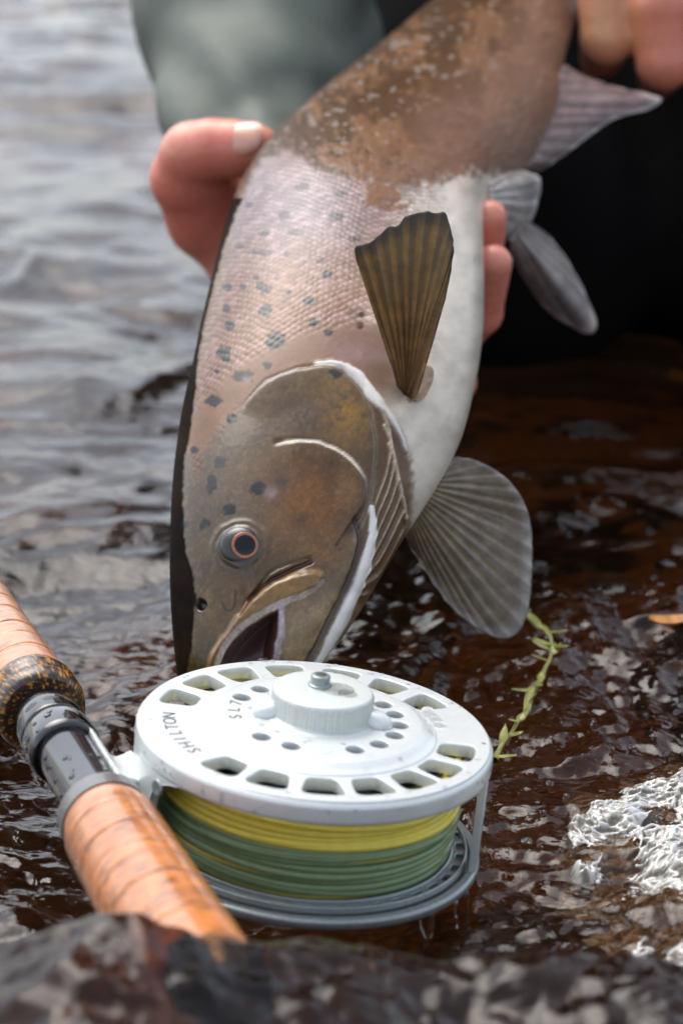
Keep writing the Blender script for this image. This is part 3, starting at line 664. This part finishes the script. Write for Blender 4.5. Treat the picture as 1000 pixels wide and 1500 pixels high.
# eye socket, nostril, small pits
er = np.hypot((fx-352)/33, (fy-802)/31)
c = over(c, sstep(1.1, .85, er), A(92, 88, 82), .9); disp += .0014*sstep(1.5, .8, er); disp -= .0006*np.exp(-((er-1.05)/.10)**2)
nr = np.hypot(fx-294, fy-887); c = over(c, sstep(13, 7, nr), A(38, 28, 22), .95); disp -= .0022*sstep(10, 4, nr)
pf = smooth_line([(357, 862), (362, 880), (352, 900)], 20); d, s, f = polyd(fx, fy, pf, 30); c = over(c, sstep(7, 2, d), A(120, 72, 30), .7); disp -= .0006*np.exp(-(d/4)**2)
vn_ = smooth_line([(326, 884), (332, 893), (342, 890), (345, 866)], 20); d, s, f = polyd(fx, fy, vn_, 30); c = over(c, sstep(3.5, 1, d), A(66, 46, 24), .7)
gl = np.stack([fx*0]*3, -1)
c = c*(1+.15*fbm(ox/3, oy/3, oct=2, seed=95)*(.3+.7*hd)*sstep(.7, .45, c.mean(2)))[..., None]*(1+.10*fbm(ox/20, oy/20, oct=3, seed=96))[..., None]
lum = c.mean(2, keepdims=True); dk = (.52+.30*sstep(.35, .75, lum))*(1-.20*hd*sstep(.5, .3, c.mean(2)))[..., None]; c = c*dk
c = np.clip(lum*dk+(c-lum*dk)*1.22, .004, .9)
coat = (.21+.17*hd-.10*brown)*(1-.95*dstrip); gloss = gloss+.22*dstrip+.15*brown
# ---- flank displacement, mirror everything on to the far side
nrm_n = np.cross(np.gradient(Vn, axis=0), np.gradient(Vn, axis=1)); nrm_n /= (np.linalg.norm(nrm_n, axis=2, keepdims=True)+1e-12)
out = np.einsum('ijk,ijk->ij', nrm_n, Vn-cen[:, None]); nrm_n *= np.sign(np.median(out))
edge_fade = sstep(0, .06, vfrac)*sstep(1, .94, vfrac)
Vn_d = Vn+nrm_n*(disp*edge_fade)[..., None]
Vf = section(thf)
mi = np.clip(np.round((2*np.pi-thf)/np.pi*(NN-1)).astype(int), 0, NN-1)
Vf += (-(disp*edge_fade)[:, mi]*np.sin(thf)[None]*-1)[..., None]*(-wv[:, None])
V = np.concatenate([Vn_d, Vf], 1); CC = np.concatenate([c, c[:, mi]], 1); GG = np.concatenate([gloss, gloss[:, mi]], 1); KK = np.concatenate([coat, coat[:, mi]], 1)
MM = V.shape[1]; fq = grid_faces(NS, MM, True)
caps = [V[0].mean(0), V[-1].mean(0)]; Vall = np.r_[V.reshape(-1, 3), caps]
m_fish, nt, b = nodemat('wet_trout_skin'); L = nt.links
at = N(nt, 'ShaderNodeAttribute', attribute_name='Col'); L.new(at.outputs['Color'], b.inputs['Base Color'])
ag = N(nt, 'ShaderNodeAttribute', attribute_name='Gloss'); L.new(ag.outputs['Fac'], b.inputs['Roughness'])
ac_ = N(nt, 'ShaderNodeAttribute', attribute_name='Coat'); L.new(ac_.outputs['Fac'], b.inputs['Coat Weight']); L.new(ac_.outputs['Fac'], b.inputs['Specular IOR Level']); b.inputs['Coat Roughness'].default_value = .07; b.inputs['Subsurface Weight'].default_value = .0
tcn = N(nt, 'ShaderNodeTexCoord'); nz = N(nt, 'ShaderNodeTexNoise'); nz.inputs['Scale'].default_value = 420; nz.inputs['Detail'].default_value = 4; L.new(tcn.outputs['Object'], nz.inputs['Vector'])
bp = N(nt, 'ShaderNodeBump'); bp.inputs['Strength'].default_value = .06; bp.inputs['Distance'].default_value = .0006; L.new(nz.outputs[0], bp.inputs['Height']); L.new(bp.outputs[0], b.inputs['Normal'])
trout = thing('trout', 'spotted brown trout held head-down by both hands above the white reel', 'fish')
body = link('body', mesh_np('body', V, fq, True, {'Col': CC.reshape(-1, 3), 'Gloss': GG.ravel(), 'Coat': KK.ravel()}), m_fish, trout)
def near_pt(x, y_):
    k = np.argmin((ox-x)**2+(oy-y_)**2); return Vn_d.reshape(-1, 3)[k], nrm_n.reshape(-1, 3)[k]
# ---- eye
ec, en = near_pt(352, 802); en = unit(.75*en-.35*FW); e_r = 31/F*.66
m_eye = mat_simple('eye_dark', lin(36, 31, 26), .3, coat=.45, noise_scale=800, bump=0, coat_rough=.02)
m_iris = mat_simple('iris_copper', lin(170, 92, 48), .25, metal=.3, coat=1, noise_scale=3000, bump=0, colvar=.5, coat_rough=.02)
m_pup = mat_simple('pupil', lin(6, 8, 12), .12, spec=.3, coat=.3, noise_scale=300, bump=0, coat_rough=.02)
def dome(name, c0, n_, r, h, mat, par, seg=48, a1=1.0):
    ph = np.linspace(a1*math.pi/2, .01, 14); return lathe(name, np.c_[r*np.sin(ph)/math.sin(a1*math.pi/2), h*(np.cos(ph)-math.cos(a1*math.pi/2))], c0, n_, seg, False, mat, par)
eye = dome('eye', ec-en*.0012, en, e_r*.98, .0028, m_eye, trout)
hx = ec+en*.00145+RT*.0021; en_p = unit(en+RT*.30)
lathe('iris', np.array([(19.6, 0), (19.2, .35), (18.2, .72), (16.8, .9), (15.2, .85)])*(.66/F)*np.array([1, 1.0])+np.array([0, .00005]), hx, en_p, 48, False, m_iris, eye)
dome('pupil', hx+en_p*.00008, en_p, 16.2*.66/F, .0006, m_pup, eye)
# ---- fins
m_finA = mat_simple('olive_fin', None, .36, attr='Col', spec=.35, coat=.2, coat_rough=.12, noise_scale=600, bump=.1, colvar=.2, dist=.0004)
def fin(name, base0, base1, edge_pts, base_d, edge_d, col_in, col_mid, col_edge, rays=14, nj=110, ni=60, ridge=.00035, thick=.0007, ragged=0, curve=.0, dark=.5, seed=0):
    """fan between a base line and an outer edge (photo pixels + distance); corrugated by its rays"""
    bpx = np.linspace(base0, base1, nj); e = smooth_line(edge_pts, 400)
    al = np.r_[0, np.cumsum(np.linalg.norm(np.diff(e, axis=0), axis=1))]; q = np.linspace(0, al[-1], nj)
    e = np.stack([np.interp(q, al, e[:, k]) for k in range(2)], 1); v = np.linspace(0, 1, nj)
    t_ = np.linspace(0, 1, ni)
    bd = np.interp(v, np.linspace(0, 1, len(base_d)), base_d); ed = np.interp(v, np.linspace(0, 1, len(edge_d)), edge_d)
    if ragged: e = e+(e-bpx)*(ragged*noise(v*rays*1.6, v*0+seed, seed=seed))[:, None]
    px = bpx[None]*(1-t_)[:, None, None]+e[None]*t_[:, None, None]
    dd = bd[None]*(1-t_)[:, None]+ed[None]*t_[:, None]+curve*np.sin(np.pi*t_)[:, None]*(.4+.6*v)[None]
    V_ = P(px[..., 0], px[..., 1], dd)
    nr_ = np.cross(np.gradient(V_, axis=0), np.gradient(V_, axis=1)); nr_ /= np.linalg.norm(nr_, axis=2, keepdims=True)+1e-12
    wob = v[None]*rays+.10*noise(t_[:, None]*3, v[None]*9, seed=seed+3)
    sub = np.where(t_[:, None] > .55, .35*np.cos(wob*4*np.pi), 0)
    rid = np.cos(wob*2*np.pi)+sub
    off = ridge*(1-.5*t_)[:, None]*rid
    th_ = thick*(1-.75*t_)[:, None]
    F1, F2 = V_+nr_*(off+th_)[..., None], V_+nr_*(off-th_)[..., None]
    col = (1-t_)[:, None, None]*col_in+t_[:, None, None]*col_mid
    col = col*np.ones((1, nj, 1)); k_ = sstep(.86, 1.0, t_)[:, None, None]; col = col*(1-k_)+k_*col_edge
    k_ = sstep(.2, -1.0, rid)[..., None]*dark; col = col*(1-k_)+k_*col*.28
    n_ = (1+.25*fbm(px[..., 0]/14, px[..., 1]/14, oct=3, seed=seed+9))[..., None]; col = np.clip(col*n_, .005, .9)
    cc = np.concatenate([col.reshape(-1, 3)]*2); q1 = grid_faces(ni, nj); n0_ = ni*nj
    bo = np.r_[np.arange(nj), np.arange(2*nj-1, n0_, nj), np.arange(n0_-2, n0_-nj-1, -1), np.arange(n0_-2*nj, 0, -nj)]
    qe = np.stack([bo, np.roll(bo, -1), np.roll(bo, -1)+n0_, bo+n0_], -1)
    return link(name, mesh_np(name, np.r_[F1.reshape(-1, 3), F2.reshape(-1, 3)], np.r_[q1, q1[:, ::-1]+n0_, qe], True, {'Col': cc}), m_finA, trout)
b1, _ = near_pt(594, 580); bd1 = float((b1-CAM)@FW)
fin('pectoral_fin', (584, 572), (606, 584), [(579, 500), (560, 448), (521, 376), (540, 353), (566, 334), (590, 322), (616, 314), (640, 309), (655, 318), (664, 350), (659, 404), (643, 468), (624, 528)],
    [bd1+.002, bd1-.002], [bd1-.004, bd1-.016, bd1-.022, bd1-.016], lin(124, 90, 52), lin(126, 92, 42), lin(64, 50, 34), 22, ragged=.02, curve=-.004, dark=.85, seed=2, ridge=.0003, nj=260)
b2, _ = near_pt(602, 742); 
fin('pectoral_fin', (640, 690), (590, 775), [(652, 676), (668, 670), (700, 676), (740, 700), (767, 737), (778, 785), (776, 870), (766, 914), (744, 935), (712, 928), (664, 893), (628, 845), (604, 806)],
    [.722, .712], [.735, .75, .74, .725], lin(132, 116, 94), lin(112, 98, 80), lin(150, 142, 136), 19, dark=.6, curve=.006, seed=12, ridge=.00035, nj=220)
# flesh behind the near pectoral
fb, fn_ = near_pt(612, 572)
fin('pectoral_base', (604, 592), (584, 596), [(622, 578), (632, 560), (634, 542), (626, 534), (616, 540), (608, 560)], [bd1+.002, bd1+.002], [bd1+.0035]*3, lin(176, 146, 118), lin(186, 158, 134), lin(190, 166, 146), 3, nj=40, ni=20, ridge=.0002, thick=.003, dark=.1, seed=15)
# pelvic and anal fins
fin('pelvic_fin', (712, 268), (716, 330), [(752, 250), (780, 256), (790, 268), (784, 300), (774, 326), (752, 346), (730, 354), (722, 352)], [.845, .84], [.88, .89, .885, .87], lin(176, 170, 164), lin(156, 148, 142), lin(190, 186, 182), 7, nj=60, ni=40, thick=.003, dark=.25, seed=21)
fin('pelvic_fin', (760, 322), (746, 352), [(782, 330), (804, 348), (826, 376), (848, 414), (864, 450), (873, 476), (863, 489), (840, 480), (806, 458), (778, 424), (754, 384)], [.872, .868], [.90, .91, .905, .89], lin(150, 140, 134), lin(106, 98, 98), lin(176, 160, 156), 8, nj=70, ni=50, thick=.0016, dark=.5, seed=25)
fin('anal_fin', (824, 96), (768, 246), [(852, 112), (900, 128), (945, 138), (968, 146), (950, 160), (905, 172), (872, 192), (840, 216), (806, 240), (786, 252)], [.945, .89], [.955, .95, .93, .905], lin(128, 104, 98), lin(116, 98, 98), lin(186, 176, 172), 9, nj=90, ni=50, thick=.0016, dark=.45, seed=29)
fin('tail_fin', (800, -140), (925, -110), [(760, -240), (800, -330), (880, -330), (940, -300), (1010, -270), (1060, -210), (1000, -150)], [1.075, 1.075], [1.12, 1.13, 1.12], lin(110, 90, 76), lin(84, 70, 60), lin(60, 50, 44), 18, nj=90, ni=40, thick=.0015, seed=33)
# folded dorsal fin laid against the far side of the back
fin('dorsal_fin', (470, 168), (372, 275), [(470, 190), (452, 206), (424, 236), (398, 268), (384, 285)], [.925, .872], [.945, .925, .90], lin(96, 76, 54), lin(80, 64, 46), lin(60, 48, 36), 11, nj=60, ni=24, thick=.001, seed=37)
# ------------------------------------------------------------------ angler kneeling in the water behind the fish
def pt(x, y_, d): return P(np.array(x), np.array(y_), np.array(d))
def ch(*rows): return [(pt(x, y_, d), r) for x, y_, d, r in rows]
def W(*rows): return [(np.array(q[:3], float), q[3]) for q in rows]
hand_r = [ch((318, 285, .893, .0135), (345, 300, .900, .014)),
          ch((300, 322, .897, .0150), (272, 262, .884, .0150), (284, 228, .874, .0142), (312, 220, .868, .0130), (345, 218, .865, .0118), (378, 215, .862, .0092)),
          ch((300, 322, .897, .0155), (372, 362, .907, .020), (470, 400, .893, .020), (570, 430, .887, .015)),
          ch((290, 270, .886, .0150), (312, 340, .900, .0095), (345, 395, .905, .0100), (470, 440, .892, .012)),
          ch((372, 362, .907, .020), (375, 300, .955, .024), (372, 215, 1.03, .025), (388, 60, 1.10, .030)),
          ch((570, 430, .887, .0130), (660, 420, .872, .0105), (704, 378, .850, .0090), (716, 319, .834, .0074)),
          ch((560, 470, .880, .0130), (660, 500, .865, .0105), (702, 458, .842, .0092), (722, 386, .822, .0077)),
          ch((540, 500, .880, .0120), (630, 570, .860, .0100), (668, 560, .840, .0085))]
hand_l = [ch((880, -140, 1.01, .0125), (884, -30, .985, .0135), (888, 58, .988, .0125), (880, 82, 1.02, .011)),
          ch((965, -130, 1.0, .0125), (966, 10, .975, .0140), (972, 92, .980, .0130), (965, 110, 1.02, .011)),
          ch((1050, -120, 1.0, .012), (1052, 20, .975, .0132), (1056, 96, .985, .012), (1050, 110, 1.02, .010)),
          ch((1126, -110, 1.0, .011), (1128, 10, .985, .0118), (1128, 70, .99, .0105)),
          ch((880, -140, 1.01, .016), (985, -170, 1.02, .019), (1120, -140, 1.01, .015)),
          ch((985, -170, 1.02, .022), (1030, -250, 1.07, .026), (1075, -360, 1.13, .028), (1120, -520, 1.22, .032)),
          ch((985, -190, 1.05, .017), (900, -150, 1.10, .013), (850, -70, 1.10, .010))]
EL_R, SH_R = np.array([-.085, 1.27, .37]), np.array([-.07, 1.47, .70]); EL_L, SH_L = np.array([.36, 1.34, .42]), np.array([.30, 1.47, .70])
wr_r, wr_l = pt(388, 60, 1.10), pt(1120, -520, 1.22)
core = [W((.115, 1.52, .22, .12), (.115, 1.52, .45, .13), (.115, 1.49, .66, .12), (.115, 1.45, .80, .055), (.115, 1.43, .86, .055)),
        [(SH_R, .055), (EL_R, .045), (wr_r, .03)], [(SH_L, .055), (EL_L, .045), (wr_l, .03)],
        [(SH_R, .06), (SH_L, .06)],
        W((.115, 1.415, .90, .066), (.115, 1.405, .985, .082)), W((.115, 1.33, .885, .022), (.115, 1.36, .88, .04)), W((.115, 1.322, .935, .012), (.115, 1.34, .97, .010)),
        W((.035, 1.41, .94, .014), (.033, 1.415, .965, .014)), W((.195, 1.41, .94, .014), (.197, 1.415, .965, .014)),
        W((.06, 1.50, .20, .08), (.075, 1.14, .06, .06), (.06, 1.55, -.03, .045)), W((.17, 1.50, .20, .08), (.255, 1.14, .06, .06), (.2, 1.55, -.03, .045))]
VA, QA, n_ = [], [], 0
for chains, k, res, pad in ((hand_r, .007, .0015, .02), (hand_l, .006, .0019, .02), (core, .03, .011, .05)):
    pts_ = np.array([q for c_ in chains for q, _ in c_]); rr_ = max(r for c_ in chains for _, r in c_)
    V_, Q_ = surface_nets(chain_sdf(chains, k), pts_.min(0)-rr_-pad*.4, pts_.max(0)+rr_+pad*.4, res)
    VA.append(V_); QA.append(Q_+n_); n_ += len(V_)
V_, Q_ = np.concatenate(VA), np.concatenate(QA)
tone = .5+.5*fbm(V_[:, 0]*60, V_[:, 1]*60, V_[:, 2]*60, oct=3, seed=41)
sk = lin(224, 158, 130)*(1-tone[:, None])+lin(230, 138, 114)*tone[:, None]
for q, r, col, k in ((pt(300, 215, .86), .016, lin(206, 104, 86), .5), (pt(395, 222, .856), .012, lin(214, 150, 112), .5), (pt(275, 300, .885), .03, lin(190, 90, 74), .6), (pt(720, 400, .82), .05, lin(214, 122, 108), .6),
                     (pt(970, 60, .97), .035, lin(206, 100, 78), .7), (pt(885, 30, .975), .022, lin(206, 150, 100), .8)):
    g_ = np.exp(-(np.linalg.norm(V_-q, axis=1)/r)**2)[:, None]*k; sk = sk*(1-g_)+col*g_
m_skin = mat_simple('skin', None, .42, attr='Col', noise_scale=350, bump=.35, colvar=.10, coat=.25, coat_rough=.25, dist=.0008)
sb = m_skin.node_tree.nodes['Principled BSDF']; sb.inputs['Subsurface Weight'].default_value = .12; sb.inputs['Subsurface Radius'].default_value = (.6, .25, .15); sb.inputs['Subsurface Scale'].default_value = .006
person = thing('person', 'person in grey-green jacket and black waders kneeling in the river, holding the trout', 'person')
link('body', mesh_np('body', V_, Q_, True, {'Col': sk}), m_skin, person)
m_nail = mat_simple('fingernail', lin(214, 158, 136), .25, noise_scale=300, bump=.02, coat=.4)
def nail(c0, along, out_, hl_, hw, rad):
    along = unit(along); out_ = unit(out_-along*(out_@along)); sd = np.cross(along, out_)
    r2, t2 = np.meshgrid(np.linspace(1, 0, 8), np.linspace(0, 2*np.pi, 36, endpoint=False), indexing='ij')
    sq = lambda v: np.sign(v)*np.abs(v)**.75
    a_, s_ = r2*sq(np.cos(t2))*hl_, r2*sq(np.sin(t2))*hw
    dz = -(s_**2)/(2*rad)-np.where(r2 > .9, .0006, 0)-.15*(a_/hl_)**2*.001
    V__ = c0+a_[..., None]*along+s_[..., None]*sd+dz[..., None]*out_
    link('fingernail', mesh_np('fingernail', V__, grid_faces(8, 36, True, flip=True)), m_nail, person)
ta, tb2 = pt(345, 218, .865), pt(378, 215, .862); od = unit(-FW*.95+UP*.33+RT*.02)
nail(ta*.82+tb2*.18+od*.0124, tb2-ta, od+RT*.06, .0098, .0078, .0110)
for (xa, ya, da), (xb, yb, db), r in (((706, 378, .85), (716, 319, .834), .0076), ((704, 458, .842), (722, 386, .822), .0079)):
    p0, p1_ = pt(xa, ya, da), pt(xb, yb, db); o_ = unit(RT*.9-FW*.15+UP*.1); nail(p0*.15+p1_*.85+o_*r*.98, p1_-p0, o_, .0060, .0046, .0072)
# jacket
jk = [[(pt(366, 290, .985), .036), (pt(384, 20, 1.10), .066), (EL_R, .070), (SH_R, .085)], [(pt(1060, -320, 1.115), .040), (EL_L, .068), (SH_L, .085)],
      W((.115, 1.54, .50, .165), (.115, 1.52, .62, .165), (.115, 1.49, .70, .13)), [(SH_R, .08), (SH_L, .08)], W((.115, 1.47, .78, .075), (.115, 1.45, .83, .072))]
jf = chain_sdf(jk, .03)
fold = lambda p: .0075*np.sin(p[:, 0]*95+p[:, 2]*60+3*noise(p[:, 0]*14, p[:, 1]*14, p[:, 2]*14, seed=44))*(.4+.6*noise(p[:, 0]*9, p[:, 1]*9, p[:, 2]*9, seed=45))+.0055*(1-2*np.abs(noise(p[:, 0]*16+p[:, 2]*10, p[:, 1]*14, p[:, 2]*14-p[:, 0]*8, seed=46)))
V_, Q_ = surface_nets(lambda p: jf(p)+fold(p), (-.22, .86, .04), (.50, 1.74, .93), .0065)
m_jack = mat_simple('jacket_fabric', lin(90, 98, 88), .6, noise_scale=40, bump=.1, colvar=.18, dist=.003)
link('jacket', mesh_np('jacket', V_, Q_), m_jack, person)
tube_path('cuff', [pt(366, 290, .985)+.034*(math.cos(a_)*unit(np.cross(pt(384, 20, 1.10)-pt(366, 290, .985), RT))+math.sin(a_)*RT) for a_ in np.linspace(0, 2*np.pi, 40, endpoint=False)], .004, 8, True, mat_simple('cuff_dark', lin(60, 66, 62), .7, noise_scale=300), person)
# waders
wd_ = [W((.05, 1.54, .22, .115), (.085, 1.15, .065, .088), (.07, 1.60, -.04, .07)), W((.19, 1.54, .22, .115), (.270, 1.15, .065, .092), (.21, 1.60, -.04, .07)),
       W((.115, 1.53, .18, .16), (.115, 1.53, .36, .16), (.115, 1.54, .46, .155)), W((.17, 1.24, .04, .07), (.13, 1.45, .14, .10))]
wf = chain_sdf(wd_, .035)
V_, Q_ = surface_nets(lambda p: wf(p)+.005*noise(p[:, 0]*18, p[:, 1]*18, p[:, 2]*18, seed=48), (-.16, 1.0, -.2), (.47, 1.78, .76), .010)
m_wad = mat_simple('black_wader', lin(16, 15, 15), .8, noise_scale=60, bump=.1, colvar=.2, spec=.06)
link('waders', mesh_np('waders', V_, Q_), m_wad, person)
# woollen cap over the head
cap = chain_sdf([W((.115, 1.41, .985, .092), (.115, 1.42, 1.02, .085))], .01)
V_, Q_ = surface_nets(lambda p: np.maximum(cap(p), .965-p[:, 2]+.25*(p[:, 1]-1.41)), (-.01, 1.27, .9), (.24, 1.55, 1.14), .006)
link('cap', mesh_np('cap', V_, Q_), mat_simple('cap_wool', lin(60, 64, 58), .8, noise_scale=300, bump=.3), person)
m_eyew = mat_simple('person_eye', lin(60, 50, 44), .2, noise_scale=300, bump=0)
for x in (.085, .145): dome('eye', np.array([x, 1.333, .958]), np.array([0, -1., 0]), .012, .006, m_eyew, person, 20)
# ------------------------------------------------------------------ small things: drips, drops, foam, weed, leaf
def blob_thing(name, fn, lo, hi, res, label, cat, mat, group=None):
    V_, Q_ = surface_nets(fn, lo, hi, res); o = link(name, mesh_np(name, V_, Q_), mat); o['label'] = label; o['category'] = cat
    if group: o['group'] = group
    return o
def drip(ang, ln_, r0, r1, label):
    a_ = RL(np.array(51.6*mm*math.cos(math.radians(ang))), np.array(51.6*mm*math.sin(math.radians(ang))), np.array(-37.0*mm)); b_ = a_-np.array([-.0006, 0, ln_]); lo_, hi_ = np.minimum(a_, b_)-.009, np.maximum(a_, b_)+.009
    md_ = a_*.55+b_*.45
    fn = chain_sdf([[(a_, r0), (md_, r0*.5+r1*.35), (b_, r1)]], .002)
    return blob_thing('water_drip', fn, lo_, hi_, .0005, label, 'water drip', M_DROP, 'drips under the reel')
ring_d = .545
drip(-27, .0135, .0024, .0009, 'long clear drip stretching down from the lower ring beside the cage post')
drip(-47, .0060, .0020, .0014, 'short clear drip hanging under the lower ring of the reel')
# beads of water on the reel and the seat
mb_V, mb_Q, k0 = [], [], 0
th, ph = np.meshgrid(np.linspace(0, 2*np.pi, 14, endpoint=False), np.linspace(0, np.pi/2, 6), indexing='xy')
def bead(c_, n_v, r, flat=.5):
    global k0
    a_, e1, e2 = frame_of(n_v); V_ = c_+r*(np.sin(ph)*np.cos(th))[..., None]*e1+r*(np.sin(ph)*np.sin(th))[..., None]*e2+flat*r*np.cos(ph)[..., None]*a_
    mb_V.append(V_.reshape(-1, 3)); mb_Q.append(grid_faces(6, 14, True, flip=False)+k0); k0 += th.size
for i in range(90):
    a_ = random.uniform(0, 6.28); r = random.choice([random.uniform(48.3, 50.6), random.uniform(32.5, 35), random.uniform(16, 21)])
    z = 1.52 if r > 40 else (3.3 if r > 31 else 4.42); bead(RL(np.array(r*mm*math.cos(a_)), np.array(r*mm*math.sin(a_)), np.array(z*mm-.0001)), RN, random.uniform(.25, 1.0)*mm, .45)
for i in range(60):
    a_ = random.uniform(2.2, 6.2); z = random.uniform(-4.4, -.6); dr = REX*math.cos(a_)+REY*math.sin(a_); bead(RC+dr*52.4*mm+RN*z*mm, dr, random.uniform(.25, .8)*mm, .5)
cx = KC+REX*.004+REY*.0005+RN*.01255; bead(cx, RN, .0052, .16); bead(cx+REX*.003-REY*.003, RN, .003, .2)
for (x, y_, z) in ((35.5, 13, 2.2), (36.5, 9, 2.0), (33.5, 17, 2.6), (-17, 49, 1.3)): bead(RL(np.array(x*mm), np.array(y_*mm), np.array(z*mm)), RN, 1.9*mm, .5)
bd = link('water_beads', mesh_np('water_beads', np.concatenate(mb_V), np.concatenate(mb_Q)), M_DROP, reel); bd['kind'] = 'stuff'
mb_V, mb_Q, k0 = [], [], 0
for i in range(46):
    a_, e1, e2 = frame_of(RD); g_ = random.uniform(0, 6.28); dr = math.cos(g_)*e1+math.sin(g_)*e2; w_ = random.random()
    zt, rr_ = (random.uniform(tb, ts-.003), 8.68) if w_ < .5 else (tn+nut_len*random.uniform(.6, .88), 10.88)
    bead(A0+RD*zt+dr*rr_*mm, dr, random.uniform(.3, 1.2)*mm, .45)
bd = link('water_beads', mesh_np('water_beads', np.concatenate(mb_V), np.concatenate(mb_Q)), M_DROP, rod); bd['kind'] = 'stuff'
# churned white water beside the reel
fxs, fys = np.meshgrid(np.linspace(.062, .225, 450), np.linspace(.448, .618, 450), indexing='xy')
zb = water_height(fxs, fys); u_ = fxs+.006*noise(fxs*60, fys*60, seed=81)+.0018*noise(fxs*210, fys*210, seed=87); v_ = fys+.006*noise(fxs*60, fys*60, seed=88)+.0018*noise(fxs*210, fys*210, seed=89)
rg = 1-np.abs(noise(u_*300, v_*330, seed=82)); rg2 = 1-np.abs(noise(u_*640+4, v_*700, seed=83))
msk = sstep(.0, .32, 1.28-np.hypot((fxs-.162)/.080, (fys-.532)/.080)+.20*noise(fxs*38, fys*38, seed=84)+.14*noise(fxs*110, fys*110, seed=85))
zf = zb-.004+msk*(.0050+.0016*(rg-.5)+.0008*(rg2-.5)+.0035*noise(fxs*60, fys*60, seed=86))
wht = np.clip(.15+.9*sstep(.55, .95, rg*.6+rg2*.45), 0, 1)
fcol = lin(214, 214, 206)*wht[..., None]+lin(84, 74, 58)*(1-wht[..., None])
m_foam, nt, b = nodemat('aerated_water'); at = N(nt, 'ShaderNodeAttribute', attribute_name='Col'); nt.links.new(at.outputs['Color'], b.inputs['Base Color'])
b.inputs['Roughness'].default_value = .22; b.inputs['Coat Weight'].default_value = .5; b.inputs['Coat Roughness'].default_value = .05; b.inputs['Transmission Weight'].default_value = .3; b.inputs['IOR'].default_value = 1.33
fq_ = grid_faces(450, 450); fq_ = fq_[(msk.ravel()[fq_] > .05).all(1)]
foam = link('white_water', mesh_np('white_water', np.stack([fxs, fys, zf], -1), fq_, True, {'Col': fcol.reshape(-1, 3)}), m_foam)
foam['kind'] = 'stuff'; foam['label'] = 'churned white water bubbling up beside the reel'; foam['category'] = 'white water'
# flying droplets and bubbles around it
mb_V, mb_Q, k0 = [], [], 0
t8, p8 = np.meshgrid(np.linspace(0, 2*np.pi, 10, endpoint=False), np.linspace(0, np.pi, 7), indexing='xy')
sph = np.stack([np.sin(p8)*np.cos(t8), np.sin(p8)*np.sin(t8), np.cos(p8)], -1).reshape(-1, 3)
for i in range(520):
    if i < 330: x, y_ = .155+random.gauss(0, .042), .532+random.gauss(0, .036)
    else: x, y_ = random.uniform(-.12, .2), random.uniform(.44, .75)
    z = float(water_height(np.array([x]), np.array([y_]))[0]); r = random.uniform(.4, 1.5)*mm*(1.3 if i < 330 else .9)
    if math.hypot(x-RC[0], y_-RC[1]) < .056: continue
    mb_V.append(sph*r*np.array([1, 1, .7])+np.array([x, y_, z+r*.3])); mb_Q.append(grid_faces(7, 10, True, flip=False)+k0); k0 += len(sph)
bu = link('bubbles', mesh_np('bubbles', np.concatenate(mb_V), np.concatenate(mb_Q)), M_DROP); bu['kind'] = 'stuff'; bu['label'] = 'small clear bubbles and spray scattered on the water'; bu['category'] = 'bubbles'
# trailing weed and a drifting leaf
m_weed = mat_simple('weed_green', lin(150, 148, 60), .4, noise_scale=200, bump=.1, colvar=.4, coat=.4)
weed = thing('water_weed', 'thin yellow-green strand of weed trailing on the water behind the reel', 'weed')
def wp(x, y_, up_=.004): q = on_plane(x, y_, np.array([0, 0, 0.]), np.array([0, 0, 1.])); q[2] = water_height(q[:1], q[1:2])[0]+up_; return q
wl = smooth_line([(764, 932), (782, 948), (800, 966), (806, 990), (790, 1020), (774, 1048), (768, 1072), (748, 1096), (728, 1118), (722, 1136)], 50)
wpts = np.array([wp(*q) for q in wl]); tube_path('stem', wpts, .0011+.0005*np.sin(np.linspace(0, 14, 50)), 8, False, m_weed, weed)
for i in range(16):
    q = wpts[random.randrange(10, 48)]; d_ = unit(np.array([random.uniform(-1, 1), random.uniform(-.8, .8), .25])); s_ = np.cross(d_, [0, 0, 1]); l_ = random.uniform(.004, .010)
    g_ = np.linspace(0, 1, 7); wv_ = .0017*np.sin(np.pi*g_)**.8
    V_ = np.stack([q+g_[:, None]*l_*d_-wv_[:, None]*s_, q+g_[:, None]*l_*d_+np.array([0, 0, .0006]), q+g_[:, None]*l_*d_+wv_[:, None]*s_], 1)
    link('leaf', mesh_np('leaf', V_, grid_faces(7, 3)), m_weed, weed)
q = wp(984, 938, .003); lx, ly = np.meshgrid(np.linspace(-1, 1, 17), np.linspace(-1, 1, 9), indexing='ij'); wl_ = .004*np.sqrt(np.clip(1-lx**2, 0, 1))*(1-.2*lx)
V_ = q+np.stack([lx*.010, ly*wl_+.3*lx*.006, .002*np.abs(ly)+.0015*lx**2], -1)
lf = link('fallen_leaf', mesh_np('fallen_leaf', V_, grid_faces(17, 9)), mat_simple('leaf_orange', lin(196, 130, 40), .4, noise_scale=300, bump=.2, coat=.5, colvar=.4)); lf['label'] = 'small orange leaf drifting on the dark water'; lf['category'] = 'leaf'
